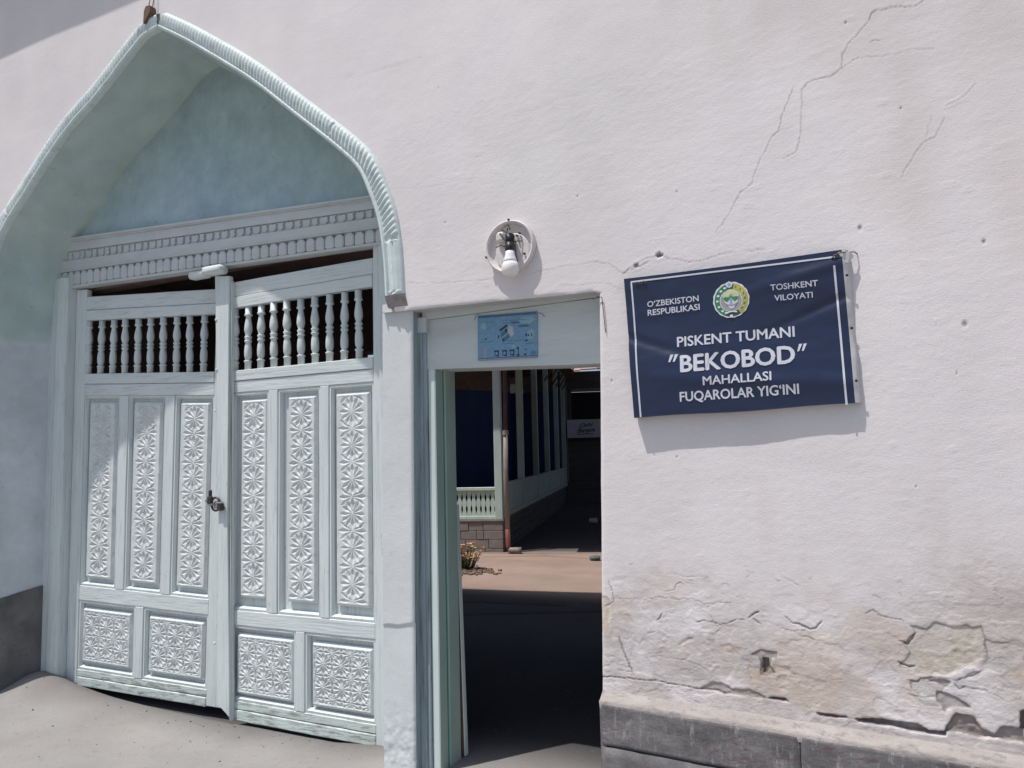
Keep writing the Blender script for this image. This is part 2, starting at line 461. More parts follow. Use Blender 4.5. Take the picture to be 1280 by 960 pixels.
# broad undulation, trowel marks
Yd += 0.0050 * fbm(X * 1.4, Z * 1.4, 3) + 0.0012 * fbm(X * 5 + 3, Z * 14, 3) + 0.0006 * fbm(X * 22, Z * 60, 3)
Yd += 0.0007 * fbm((X + 0.5 * Z) * 16 + 9, (Z - 0.4 * X) * 48, 4) + 0.0004 * fbm(X * 70, Z * 90 + 5, 2)
low = sstep(1.35, 0.65, Z + 0.5 * fbm(X * 2, Z * 2, 4)) * sstep(-1.34, -1.22, X)
Yd += low * (0.0030 * fbm(X * 7, Z * 9 + 7, 3) + 0.0022 * fbm(X * 30, Z * 42 + 7, 4))
blis = sstep(0.02, 0.05, fbm(X * 11 + 50, Z * 15, 4)) * low
Yd += 0.0016 * blis
gr = low * sstep(-0.20, 0.08, fbm(X * 4.5, Z * 6 + 3, 4))
Cc = Cc * (1 - gr[..., None] * 0.62) + np.array([0.48, 0.425, 0.39]) * gr[..., None] * 0.62
Cc *= 1 + (low * (0.36 * fbm(X * 13, Z * 17, 5) + 0.14 * fbm(X * 60, Z * 60, 3)))[..., None]
st_k = sstep(0.10, 0.28, fbm(X * 6 + 70, Z * 1.5, 4)) * sstep(1.9, 0.9, Z) * sstep(-1.34, -1.1, X)
Cc *= 1 - (0.07 * st_k)[..., None] * np.array([0.8, 1.0, 1.2])
ocr = low * sstep(0.02, 0.20, fbm(X * 3.1 + 20, Z * 5, 4))
Cc = Cc * (1 - ocr[..., None] * 0.45) + np.array([0.58, 0.45, 0.34]) * ocr[..., None] * 0.45
# damp streaks under the banner zone
bl = sstep(0.0, 0.2, fbm(X * 2.2 + 9, Z * 1.1 + 5, 3)) * sstep(-1.4, -0.9, X) * 0.10
Cc *= 1 - bl[..., None] * np.array([0.6, 0.8, 1.0])


def region(x0, x1, z0, z1):
    i0, i1 = np.searchsorted(gz, z0), np.searchsorted(gz, z1); j0, j1 = np.searchsorted(gx, x0), np.searchsorted(gx, x1)
    return slice(max(i0 - 1, 0), i1 + 1), slice(max(j0 - 1, 0), j1 + 1)


def crack(px, w=0.0035, depth=0.004, dark=0.5, lip=0.0004, amp=0.006):
    hi_ = W(*px[0])[1] > 1.0
    depth = min(depth * 0.3, 0.0010) if hi_ else depth * 0.38; dark = dark * (0.5 if hi_ else 0.75); w = max(w * 0.85, 0.0032) if hi_ else w * 0.66
    pts = rough_line([W(*p) for p in px], amp)
    for k, (a, b) in enumerate(zip(pts[:-1], pts[1:])):
        s = region(min(a[0], b[0]) - 0.03, max(a[0], b[0]) + 0.03, min(a[1], b[1]) - 0.03, max(a[1], b[1]) + 0.03)
        d = seg_dist(X[s], Z[s], a, b)
        ww = w * random.uniform(0.6, 1.35)
        m_ = np.exp(-(d / ww) ** 2)
        Yd[s] += m_ * depth
        Yd[s] -= lip * np.exp(-((d - 2.2 * w) / (1.3 * w)) ** 2) * 0.5
        Cc[s] *= (1 - dark * m_[..., None])


def patch(px, depth=0.006, colour=(0.5, 0.43, 0.36), mix=0.7, amp=0.008, edge=0.45, lift=0.0006):
    if depth < 0.0105: depth = depth * 0.5
    lift = min(lift, 0.0010)
    pts = rough_line([W(*p) for p in list(px) + [px[0]]], amp, 5)
    xs = [p[0] for p in pts]; zs = [p[1] for p in pts]
    s = region(min(xs) - 0.03, max(xs) + 0.03, min(zs) - 0.03, max(zs) + 0.03)
    ins = inside(X[s], Z[s], pts[:-1])
    d = np.full(X[s].shape, 9.0)
    for a, b in zip(pts[:-1], pts[1:]):
        d = np.minimum(d, seg_dist(X[s], Z[s], a, b))
    sd = np.where(ins, d, -d)
    sd = sd + 0.010 * fbm(X[s] * 28, Z[s] * 28, 4) * (1 if depth < 0.0105 else 0.4)
    m_ = sstep(-0.001, 0.004, sd)
    Yd[s] += m_ * (depth + (0.3 if depth < 0.01 else 0.9) * depth * fbm(X[s] * 34, Z[s] * 40, 3)) - lift * np.exp(-((sd + 0.010) / 0.008) ** 2)
    mx = (m_ * mix)[..., None] * (0.85 + 0.5 * fbm(X[s] * 14, Z[s] * 14, 3)[..., None])
    Cc[s] *= 1 + m_[..., None] * 0.5 * fbm(X[s] * 40, Z[s] * 40, 3)[..., None]
    Cc[s] = Cc[s] * (1 - mx) + np.array(colour) * mx
    brk = sstep(-0.12, 0.08, fbm(X[s] * 16, Z[s] * 16 + 5, 3))
    Cc[s] *= 1 - (edge * brk * np.exp(-((sd - 0.001) / 0.0030) ** 2))[..., None]


def dot(px, py, r=0.008, depth=0.004, dark=0.5):
    r = r * 0.7
    x, z = W(px, py)
    s = region(x - 4 * r, x + 4 * r, z - 4 * r, z + 4 * r)
    m_ = np.exp(-(((X[s] - x) / r) ** 2 + ((Z[s] - z) / (r * 1.3)) ** 2) ** 2)
    Yd[s] += depth * m_; Cc[s] *= 1 - dark * m_[..., None]


def q(zx, zy, ox, oy, sc): return (ox + zx / sc, oy + zy / sc)


# long cracks, upper right
U = lambda *p: [q(a, b, 900, 0, 4) for a, b in p]
crack(U((1020, 0), (980, 28), (880, 36), (780, 50), (755, 70), (748, 100), (700, 155), (650, 210), (612, 270), (608, 340), (560, 380), (500, 392), (440, 412), (408, 450)), 0.0042, 0.004, 0.55)
crack(U((408, 450), (410, 540), (405, 640), (398, 710), (380, 760), (310, 795)), 0.0035, 0.003, 0.4)
crack(U((370, 430), (345, 500), (310, 575), (295, 655), (265, 680), (215, 775), (180, 850), (160, 920), (105, 960), (40, 1080), (-20, 1160)), 0.0036, 0.0035, 0.45)
crack(U((295, 655), (370, 636)), 0.003, 0.002, 0.25)
crack(U((610, 345), (690, 290), (780, 282), (850, 275), (960, 245), (1070, 245)), 0.0034, 0.003, 0.28)
crack(U((750, 212), (775, 200), (800, 206)), 0.004, 0.003, 0.35)
crack(U((1125, 590), (1100, 640), (1070, 690), (1020, 710), (975, 770), (910, 890)), 0.004, 0.003, 0.3)
crack(U((1280, 420), (1215, 485), (1130, 530)), 0.0035, 0.003, 0.3)
crack(U((1060, 580), (1030, 690)), 0.003, 0.002, 0.22)
# around lamp and banner
T = lambda *p: [q(a, b, 500, 340, 4.571) for a, b in p]
crack(T((50, 62), (150, 68), (280, 60), (420, 55), (520, 40)), 0.0035, 0.003, 0.25)
crack([(667, 341), (700, 333), (740, 327), (762, 329), (779, 340)], 0.0035, 0.003, 0.35)
crack([(779, 340), (790, 334), (806, 324), (823, 319), (840, 324), (862, 328), (880, 325), (900, 318), (925, 314), (955, 312)], 0.004, 0.004, 0.4)
crack([(779, 340), (800, 333), (812, 326)], 0.005, 0.005, 0.4)
patch([(819, 319), (824, 315), (830, 319), (822, 323)], 0.012, (0.12, 0.10, 0.10), 0.8, 0.003)
patch([(792, 331), (797, 329), (799, 333), (794, 335)], 0.010, (0.25, 0.17, 0.12), 0.7, 0.003)
crack([(700, 355), (760, 352), (775, 358), (790, 366)], 0.003, 0.002, 0.2)
crack([(430, 96), (470, 88), (520, 72), (545, 63)], 0.003, 0.002, 0.18)
crack([(455, 240), (520, 236), (600, 222)], 0.003, 0.002, 0.08)
for a in ((1206, 405, 0.014), (1075, 285, 0.012), (1230, 302, 0.010), (1126, 135, 0.006), (556, 278, 0.006), (722, 245, 0.006), (548, 110, 0.006), (1196, 466, 0.005), (846, 571, 0.006), (762, 476, 0.006), (1057, 28, 0.006), (846, 240, 0.005), (1145, 608, 0.005)):
    dot(*a[:2], r=a[2])
# lower right: cracked plaster
V_ = lambda *p: [q(a, b, 740, 700, 3.977) for a, b in p]
crack(V_((90, 100), (110, 150), (120, 210), (80, 232)), 0.004, 0.004, 0.5)
crack(V_((140, 190), (270, 200), (340, 183), (420, 195), (500, 192), (560, 222), (640, 212), (700, 210)), 0.0035, 0.003, 0.3)
crack(V_((320, 65), (400, 68), (480, 85), (580, 82)), 0.003, 0.003, 0.25)
crack(V_((370, 155), (415, 150), (420, 125), (440, 112), (455, 120)), 0.0035, 0.004, 0.35)
crack(V_((150, 385), (165, 440), (190, 500), (215, 560)), 0.005, 0.006, 0.6)
crack(V_((215, 560), (150, 550)), 0.004, 0.004, 0.4)
crack(V_((520, 310), (560, 300), (640, 322), (690, 310), (720, 295), (760, 298)), 0.004, 0.005, 0.45)
crack(V_((780, 290), (815, 262), (830, 258)), 0.005, 0.007, 0.55)
crack(V_((800, 290), (840, 318)), 0.005, 0.006, 0.5)
crack(V_((960, 280), (1000, 315), (1034, 318), (1080, 340)), 0.004, 0.006, 0.55)
crack(V_((940, 340), (990, 352), (1060, 350)), 0.0035, 0.004, 0.35)
crack(V_((940, 80), (980, 100), (1034, 130)), 0.0035, 0.003, 0.3)
crack(V_((270, 490), (330, 480), (420, 490), (470, 500), (540, 520), (590, 560)), 0.003, 0.003, 0.3)
crack(V_((330, 300), (345, 285), (355, 268)), 0.004, 0.005, 0.5)
crack(V_((285, 368), (320, 355)), 0.004, 0.005, 0.45)
crack(V_((590, 270), (620, 330), (680, 325)), 0.003, 0.003, 0.3)
patch(V_((62, 180), (90, 185), (108, 230), (100, 330), (90, 370), (62, 360)), 0.004, (0.55, 0.43, 0.30), 0.55, 0.005, 0.3)
patch(V_((140, 260), (200, 270), (215, 310), (160, 300)), 0.002, (0.56, 0.44, 0.32), 0.5, 0.006, 0.1)
patch(V_((430, 420), (480, 385), (515, 385), (490, 405), (450, 425)), 0.004, (0.50, 0.38, 0.28), 0.5, 0.004, 0.3)
patch(V_((580, 395), (615, 395), (615, 430), (590, 430)), 0.003, (0.50, 0.36, 0.27), 0.5, 0.004, 0.1)
patch(V_((640, 425), (700, 420), (745, 440), (730, 470), (660, 465)), 0.003, (0.54, 0.41, 0.31), 0.5, 0.006, 0.1)
patch(V_((780, 470), (830, 450), (925, 452), (920, 490), (895, 480), (885, 520), (910, 560), (870, 575), (840, 570), (845, 510), (830, 480)), 0.007, (0.22, 0.16, 0.13), 0.55, 0.006, 0.6)
patch(V_((850, 485), (880, 490), (885, 530), (870, 565), (852, 560)), 0.014, (0.10, 0.07, 0.06), 0.75, 0.004, 0.4)
patch(V_((780, 530), (830, 530), (835, 600), (790, 600)), 0.003, (0.56, 0.45, 0.33), 0.5, 0.01, 0.15)
patch(V_((900, 520), (990, 525), (980, 560), (905, 555)), 0.003, (0.52, 0.42, 0.32), 0.45, 0.01, 0.1)
Rr = lambda *p: [q(a, b, 1000, 740, 4.364) for a, b in p]
patch(Rr((600, 180), (690, 200), (740, 160), (840, 185), (990, 185), (1010, 260), (1000, 360), (930, 400), (800, 460), (640, 440), (545, 400), (600, 330), (560, 280), (625, 225)), 0.0065, (0.57, 0.52, 0.46), 0.60, 0.008, 0.50)
patch(Rr((640, 330), (760, 350), (940, 300), (960, 400), (800, 450), (660, 430)), 0.0015, (0.56, 0.48, 0.37), 0.45, 0.02, 0.0)
patch(Rr((820, 190), (920, 190), (960, 260), (930, 300), (830, 280)), 0.0015, (0.56, 0.49, 0.38), 0.45, 0.02, 0.0)
patch(Rr((1010, 260), (1100, 275), (1180, 262), (1230, 290), (1235, 560), (1150, 600), (1000, 530), (870, 530), (830, 480), (980, 430), (1020, 360)), 0.004, (0.60, 0.56, 0.53), 0.6, 0.006, 0.5)
patch(Rr((1120, 440), (1230, 400), (1235, 490), (1150, 480)), 0.0015, (0.60, 0.47, 0.33), 0.5, 0.008, 0.0)
patch(Rr((600, 490), (700, 465), (820, 470), (790, 520), (740, 580), (650, 560), (610, 530)), 0.0045, (0.52, 0.49, 0.47), 0.6, 0.006, 0.5)
patch(Rr((710, 485), (760, 470), (820, 490), (800, 515), (760, 510)), 0.009, (0.35, 0.29, 0.27), 0.7, 0.004, 0.6)
patch(Rr((745, 540), (800, 550), (900, 600), (960, 645), (900, 630), (850, 620), (790, 650), (770, 625), (745, 600)), 0.010, (0.33, 0.29, 0.28), 0.75, 0.005, 0.6)
patch(Rr((800, 730), (850, 660), (950, 680), (990, 740), (1060, 775), (1100, 735), (1190, 740), (1235, 730), (1235, 830), (1080, 800), (960, 790), (880, 765), (790, 760)), 0.012, (0.20, 0.16, 0.145), 0.85, 0.004, 0.6, 0.003)
patch(Rr((1200, 650), (1240, 640), (1240, 760), (1205, 750)), 0.026, (0.09, 0.07, 0.07), 0.9, 0.004, 0.4)
patch(Rr((300, 690), (420, 690), (560, 710), (640, 715), (700, 755), (800, 760), (800, 785), (640, 765), (500, 735), (320, 710)), 0.024, (0.13, 0.09, 0.09), 0.9, 0.003, 0.5, 0.004)
patch(Rr((85, 655), (180, 668), (290, 685), (200, 688), (110, 675)), 0.015, (0.15, 0.10, 0.09), 0.8, 0.003, 0.5)
patch(V_((540, 640), (600, 605), (650, 607), (700, 645), (780, 640), (830, 660), (870, 690), (800, 680), (690, 665), (600, 655)), 0.009, (0.27, 0.23, 0.21), 0.75, 0.004, 0.5)
patch(V_((860, 680), (960, 685), (980, 705), (900, 695)), 0.020, (0.10, 0.07, 0.07), 0.9, 0.003, 0.4)
crack(V_((300, 600), (420, 620), (560, 642), (690, 662)), 0.005, 0.008, 0.6)
crack(V_((60, 590), (110, 582), (200, 588), (300, 600)), 0.005, 0.007, 0.5)
crack(Rr((535, 380), (560, 395), (600, 408), (630, 405)), 0.005, 0.007, 0.6)
crack(Rr((540, 265), (590, 283), (630, 225)), 0.005, 0.007, 0.6)
crack(Rr((590, 480), (640, 490), (660, 470), (720, 465)), 0.004, 0.005, 0.5)
crack(Rr((985, 435), (940, 460), (880, 470), (860, 480)), 0.004, 0.005, 0.4)
crack(Rr((1020, 540), (960, 530), (900, 515), (870, 530), (840, 500)), 0.004, 0.005, 0.4)
crack(Rr((0, 180), (60, 205), (90, 195), (120, 160)), 0.005, 0.007, 0.5)
crack(Rr((0, 240), (60, 250), (80, 265)), 0.004, 0.005, 0.4)
crack(Rr((360, 120), (400, 100), (440, 130), (550, 150)), 0.004, 0.005, 0.4)
crack(Rr((600, 560), (680, 575), (740, 570)), 0.004, 0.005, 0.4)
for _ in range(110):      # small flakes scattered over the damp zone
    fx = random.uniform(760, 1270); fy = random.gauss(800, 55)
    if fy > 870 + (fx - 752) * 0.1 or fy < 690: continue
    a = random.uniform(-0.5, 0.5); L_ = random.uniform(4, 13)
    crack([(fx, fy), (fx + L_ * 0.5, fy + random.uniform(-3, 3)), (fx + L_ * math.cos(a), fy + L_ * math.sin(a))], 0.0026, random.uniform(0.0008, 0.002), random.uniform(0.08, 0.28), 0.0002, 0.004)
for _ in range(70):      # faint hairlines and trowel nicks higher up
    fx = random.uniform(510, 1275); fy = random.uniform(10, 700)
    a = random.uniform(-0.35, 0.1); L_ = random.uniform(6, 26)
    crack([(fx, fy), (fx + L_ * math.cos(a), fy + L_ * math.sin(a))], 0.003, 0.0013, 0.06, 0.0008)

# openings: arch niche, pier and doorway
XC = 0.5 * (X[:-1, :-1] + X[1:, 1:]); ZC = 0.5 * (Z[:-1, :-1] + Z[1:, 1:])
al, _s = resample(arch_line, 0.02)
off = []
for i, (x, z) in enumerate(al):               # cut line lies under the moulding, 4 cm outside its inner edge
    t = al[min(i + 1, len(al) - 1)] - al[max(i - 1, 0)]; t /= np.hypot(*t)
    n_ = np.array([-t[1], t[0]])
    off.append((x + 0.04 * n_[0], z + 0.04 * n_[1]))
niche_cut = [(off[0][0], -2.0)] + off + [(off[-1][0], -2.0)]
keep = ~inside(XC, ZC, niche_cut)
keep &= ~((XC > -2.56) & (XC < -1.275) & (ZC < 2.39))
# slanting lintel edge and leaning corner of the opening
kz = np.exp(-((Z - 2.39) / 0.10) ** 2) * (X > -2.7) * (X < -1.1)
Z2 = Z + kz * ((2.402 - 2.39) + (X + 2.35) * (-0.022) + 0.006 * (fbm(X * 7, X * 0 + 3, 3)))
kx = np.exp(-np.abs(X + 1.275) / 0.25) * (Z < 2.39)
X2 = X + kx * ((Z - 1.43) * 0.028 + 0.004 * fbm(Z * 5, Z * 0 + 8, 3))
# eroded arrises
Yd += 0.012 * np.exp(-np.abs(Z - 2.39) / 0.006) * (X > -2.55) * (X < -1.275) * (0.5 + fbm(X * 12, X * 0, 3))
Yd += 0.010 * np.exp(-np.abs(X + 1.275) / 0.006) * (Z < 2.39)
WV = np.stack([X2, Yd, Z2], -1)
me = grid_mesh('wall_face', WV, keep, np.clip(Cc, 0.02, 0.95), alpha=np.clip(low * 0.55 + 0.05, 0, 1))
wall_face = link('wall_face', me, 'plaster', WALL)

# returns of the openings (soffit over the door, right side of the opening)
jz = int(np.argmin(np.abs(gz - 2.39))); jx0 = int(np.argmin(np.abs(gx + 2.56))); jx1 = int(np.argmin(np.abs(gx + 1.275)))
e = WV[jz, jx0:jx1 + 1]
S = np.stack([e, e + np.array([0, 0.118, 0])], 0)
link('door_soffit', grid_mesh('door_soffit', S, None, np.ones(S.shape) * np.array([0.50, 0.50, 0.49]), True), 'plaster', WALL)
iz1 = jz
e = WV[0:iz1 + 1, jx1]
S = np.stack([e, e + np.array([0, 0.36, 0])], 1)
link('door_reveal', grid_mesh('door_reveal', S, None, np.ones(S.shape) * pink), 'plaster', WALL)

# ---- pier between gate and door, pale blue paint, a shade behind the wall face
px_ = np.linspace(-2.575, -2.372, 34); pz_ = np.linspace(-0.35, 2.46, 420)
PX, PZ_ = np.meshgrid(px_, pz_)
PY = 0.032 + 0.0035 * fbm(PX * 4, PZ_ * 2, 3) + 0.001 * fbm(PX * 30, PZ_ * 30, 3)
st = sstep(0.68, 0.672, PZ_ + 0.03 * fbm(PX * 9, PZ_ * 0, 2) - 0.06 * (PX + 2.37) * 1.5)
PY += 0.007 * st
PY += sstep(0.35, -0.05, PZ_) * 0.012 * fbm(PX * 26, PZ_ * 26, 4)
PY += 0.012 * np.exp(-np.abs(PX + 2.372) / 0.006)
PC = np.ones(PX.shape + (3,)) * np.array([0.635, 0.655, 0.655])
PC = PC * (1 - 0.25 * sstep(0.8, 0.2, PZ_)[..., None]) + np.array([0.62, 0.74, 0.73]) * 0.25 * sstep(0.8, 0.2, PZ_)[..., None]
PC *= 1 + 0.12 * fbm(PX * 6, PZ_ * 6, 4)[..., None]
for (a, b) in ((-2.515, 1.31), (-2.45, 0.86), (-2.53, 0.5), (-2.50, 0.23), (-2.41, 1.85), (-2.52, 1.05), (-2.40, 0.12), (-2.54, 0.02)):
    dd = np.exp(-(((PX - a) / 0.012) ** 2 + ((PZ_ - b) / 0.012) ** 2)); PC *= 1 - 0.08 * dd[..., None]
PX2 = PX - 0.020 * (1 - PZ_ / 2.4)
PV = np.stack([PX2, PY, PZ_], -1)
pier = link('pier', grid_mesh('pier', PV, None, np.clip(PC, 0, 0.95)), 'plaster', WALL)
e = PV[:, -1]
S = np.stack([e, e + np.array([0, 0.09, 0])], 1)
link('pier_side', grid_mesh('pier_side', S, None, np.ones(S.shape) * np.array([0.36, 0.43, 0.46])), 'jamb', WALL)
e = PV[:, 0]
S = np.stack([e + np.array([0, 0.55, 0]), e], 1)
link('niche_reveal', grid_mesh('niche_reveal', S, None, np.ones(S.shape) * np.array([0.55, 0.63, 0.66])), 'plaster', WALL)

# ---- soffit of the niche (follows the arch back to the tympanum), left reveal with its painted dado
ND = 0.51
al2, _s = resample(arch_line, 0.03)
full = np.vstack([[(-6.40, -0.35)], [(-6.40, z) for z in np.linspace(-0.30, 2.40, 90)], al2])
ins = full.copy()
for i in range(len(full)):
    x, z = full[i]
    ins[i, 0] = -4.42 + (x + 4.42) * 0.958 + 0.02
    if z > 2.5: ins[i, 1] = z - 0.05 * (z - 2.5) / 2.1
yy = np.linspace(-0.01, ND + 0.12, 22)
SV = np.zeros((len(full), len(yy), 3)); SCc = np.zeros_like(SV)
for j, y in enumerate(yy):
    t = y / ND
    SV[:, j, 0] = full[:, 0] * (1 - t) + ins[:, 0] * t; SV[:, j, 1] = y; SV[:, j, 2] = full[:, 1] * (1 - t) + ins[:, 1] * t
nn = fbm(SV[..., 1] * 5, SV[..., 2] * 2 + SV[..., 0], 4)
SV[..., 0] += 0.010 * nn
teal = np.array([0.46, 0.56, 0.53]); lil = np.array([0.60, 0.635, 0.665])
h = SV[..., 2] - 0.25 * (SV[..., 1] - 0.2) * 0 + 0.012 * nn
hi = sstep(2.60, 2.615, h)[..., None]
SCc = lil * (1 - hi) + teal * hi
SCc *= 1 + 0.22 * fbm(SV[..., 1] * 4, SV[..., 2] * 3, 4)[..., None]
seam = np.exp(-((SV[..., 1] - ND + 0.03) / 0.018) ** 2) * (SV[..., 2] > 2.9)
SCc += seam[..., None] * np.array([0.0, 0.005, -0.03])
link('niche_soffit', grid_mesh('niche_soffit', SV, None, np.clip(SCc, 0.02, 0.9)), 'niche', WALL)

# tympanum above the frieze
tx = np.linspace(-6.35, -2.45, 400); tz = np.linspace(3.13, 4.75, 200)
TX, TZ = np.meshgrid(tx, tz)
TY = ND + 0.010 * fbm(TX * 2, TZ * 2, 4)
TC = np.ones(TX.shape + (3,)) * np.array([0.36, 0.47, 0.51])
cl = sstep(-0.12, 0.18, fbm(TX * 1.6, TZ * 1.6 + 3, 4))[..., None]
TC = TC * (1 - 0.45 * cl) + np.array([0.47, 0.57, 0.63]) * 0.45 * cl
up = sstep(3.5, 4.4, TZ + 0.35 * np.abs(TX + 4.4) + 0.6 * fbm(TX, TZ, 3))[..., None]
TC = TC * (1 - 0.6 * up) + np.array([0.34, 0.44, 0.41]) * 0.6 * up
TC *= 1 + 0.30 * fbm(TX * 5, TZ * 7, 4)[..., None] * np.array([1.2, 0.9, 0.7])
TC *= 1 + 0.10 * fbm(TX * 40, TZ * 14, 3)[..., None]
ci = np.vstack([ins, ins[-1:]])
keep = inside(0.5 * (TX[:-1, :-1] + TX[1:, 1:]), 0.5 * (TZ[:-1, :-1] + TZ[1:, 1:]),
              [(-6.4, 0)] + [(p[0] + (0.03 if p[0] > -4.42 else -0.03), p[1] + 0.03) for p in ins if p[1] > 2.5] + [(-2.4, 0)])
link('tympanum', grid_mesh('tympanum', np.stack([TX, TY, TZ], -1), keep, np.clip(TC, 0.02, 0.9)), 'niche', WALL)

# dark plinth patch at the foot of the left reveal
b = B()
for k in range(12):
    y0, y1 = 0.02 + k * 0.036, 0.02 + (k + 1) * 0.036
    f_ = lambda y: (-6.40 * (1 - y / ND) + (-4.40 + (-6.40 + 4.42) * 0.958) * (y / ND))
    z0, z1 = 0.515 + 0.19 * y0 + random.uniform(-.003, .003), 0.515 + 0.19 * y1
    b.prism([(f_(y0) - 0.05, y0, -0.35), (f_(y0) + 0.012, y0, -0.35), (f_(y0) + 0.012, y0, z0), (f_(y0) - 0.05, y0, z0)], (f_(y1) - f_(y0), y1 - y0, z1 - z0))
b.put('reveal_plinth', 'dark_plinth', WALL)

# ---- arch moulding: a rope-like carved band with an inner fillet
def arch_band(path, name, sgn):
    p, s = resample(path, 0.0055)
    n = len(p)
    T_ = np.gradient(p, axis=0); T_ /= np.hypot(T_[:, 0], T_[:, 1])[:, None]
    Nn = np.stack([-T_[:, 1], T_[:, 0]], 1) * sgn          # outward from the niche
    prof = [(-0.004, 0.02), (-0.004, -0.018), (0.000, -0.026), (0.010, -0.030), (0.016, -0.030), (0.019, -0.022), (0.024, -0.020)]
    for k in range(9):
        a = k / 8
        prof.append((0.026 + 0.078 * a, -0.020 - 0.017 * math.sin(PI * (0.12 + 0.80 * a)) ** 0.7))
    prof += [(0.110, -0.016), (0.116, -0.010), (0.122, 0.0), (0.125, 0.03)]
    V = np.zeros((n, len(prof), 3))
    for j, (u, y) in enumerate(prof):
        uu = np.full(n, u); yv = np.full(n, y)
        if 7 <= j <= 15:
            fl = s * 1.0 + (u - 0.065) * 0.55
            foot = s[-1] - s
            w_ = np.abs(((fl / 0.033) % 1.0) - 0.5) * 2
            yv = yv + 0.015 * (w_ ** 1.3) * math.sin(PI * (j - 6) / 10) ** 0.6
            lf = foot < 0.30                                   # straight reeding at the foot
            w2 = abs((((u - 0.026) / 0.0165) % 1.0) - 0.5) * 2
            yv = np.where(lf & (foot > 0.02), y + 0.013 * w2, yv)
            seam_ = (np.abs(foot - 0.32) < 0.012) | (np.abs(foot - 1.15) < 0.012)
            yv = np.where(seam_, y + 0.012, yv)
        wob = 1 + 0.05 * (vnoise(s * 1.3, s * 0 + 3) - 0.5)
        V[:, j, 0] = p[:, 0] + Nn[:, 0] * uu * wob; V[:, j, 2] = p[:, 1] + Nn[:, 1] * uu * wob; V[:, j, 1] = yv + 0.002 * (vnoise(s * 9, s * 0 + j) - 0.5)
    o = link(name, grid_mesh(name, V, None, None, sgn < 0), 'rib', WALL)
    # closing piece at the foot
    e_ = V[-1]
    bb = B(); bb.poly([tuple(v) for v in e_]); bb.put('moulding_end', 'rib', WALL)
    return V


arch_band(IN_R, 'arch_moulding', 1)
arch_band(IN_L, 'arch_moulding', -1)
x0, z0 = W(485, 371); x1, z1 = W(510, 384)
b = B(); b.prism([(x0 - 0.01, -0.022, z0 + 0.005), (x0 + 0.118, -0.022, z0 + 0.005), (x0 + 0.135, 0.0, z0 - 0.065), (x0 + 0.0, 0.0, z0 - 0.065)], (0, 0.06, 0)); b.put('moulding_foot_block', 'plinth_top', WALL)

# ---- plinth under the banner wall: sloping ledge and cement-faced blocks in two courses
def zl(x): return 0.476 + (x + 1.304) * (-0.0317)
npx = 120
xs = np.linspace(-1.296, 1.5, npx); prof = []
LV = np.zeros((npx, 7, 3))
for i, x in enumerate(xs):
    z = zl(x); j = 0.006 * (vnoise(x * 9, 3) - 0.5); k = 0.010 * (vnoise(x * 13, 8) - 0.5)
    pr = [(0.05, z - 0.02), (0.006, z - 0.004), (-0.012 + j, z - 0.010 + j), (-0.032 + k, z - 0.024 + k), (-0.048 + j, z - 0.032 + k), (-0.061, z - 0.042 + 1.6 * j), (-0.056, z - 0.075)]
    LV[i, :, 0] = x; LV[i, :, 1] = [a for a, c in pr]; LV[i, :, 2] = [c for a, c in pr]
link('plinth_ledge', grid_mesh('plinth_ledge', LV, None, None), 'plinth_top', WALL)


def cement_block(x0, x1, z0a, z0b, z1a, z1b, y, name, m):
    n1, n2 = max(3, int((x1 - x0) / 0.012)), 24
    V = np.zeros((n2, n1, 3))
    for a in range(n2):
        for c in range(n1):
            u, v = c / (n1 - 1), a / (n2 - 1)
            V[a, c] = (x0 + (x1 - x0) * u, 0, (z0a + (z0b - z0a) * u) * (1 - v) + (z1a + (z1b - z1a) * u) * v)
    ed = np.minimum(np.minimum(V[..., 0] - x0, x1 - V[..., 0]), np.minimum(V[..., 2] - V[0:1, :, 2], V[-1:, :, 2] - V[..., 2]))
    V[..., 1] = y + 0.010 * sstep(0.008, 0.0, ed) + 0.006 * fbm(V[..., 0] * 9, V[..., 2] * 9, 4) - 0.004 * sstep(0.1, 0.25, fbm(V[..., 0] * 20, V[..., 2] * 5, 3))
    return link(name, grid_mesh(name, V, None, None), m, WALL)


cuts = [-1.294, -0.42, 0.30, 1.1, 1.5]
for a, c in zip(cuts[:-1], cuts[1:]):
    cement_block(a + 0.002, c - 0.002, zl(a) - 0.235, zl(c) - 0.235, zl(a) - 0.047, zl(c) - 0.047, -0.062, 'cement_block', 'plinth')
cuts = [-1.294, -0.62, 0.12, 0.9, 1.5]
for a, c in zip(cuts[:-1], cuts[1:]):
    cement_block(a + 0.002, c - 0.002, -0.30, -0.30, zl(a) - 0.241, zl(c) - 0.241, -0.070, 'cement_block', 'plinth_low')
B().box(-1.28, 7.0, -0.045, 0.05, -0.3, 0.36).put('plinth_core', 'dark_plinth', WALL)
B().prism([(-1.296, -0.058, -0.3), (-1.296, 0.34, -0.3), (-1.296, 0.34, 0.45), (-1.296, 0.01, 0.455), (-1.296, -0.056, 0.41)], (0.03, 0, 0)).put('plinth_return', 'plinth', WALL)

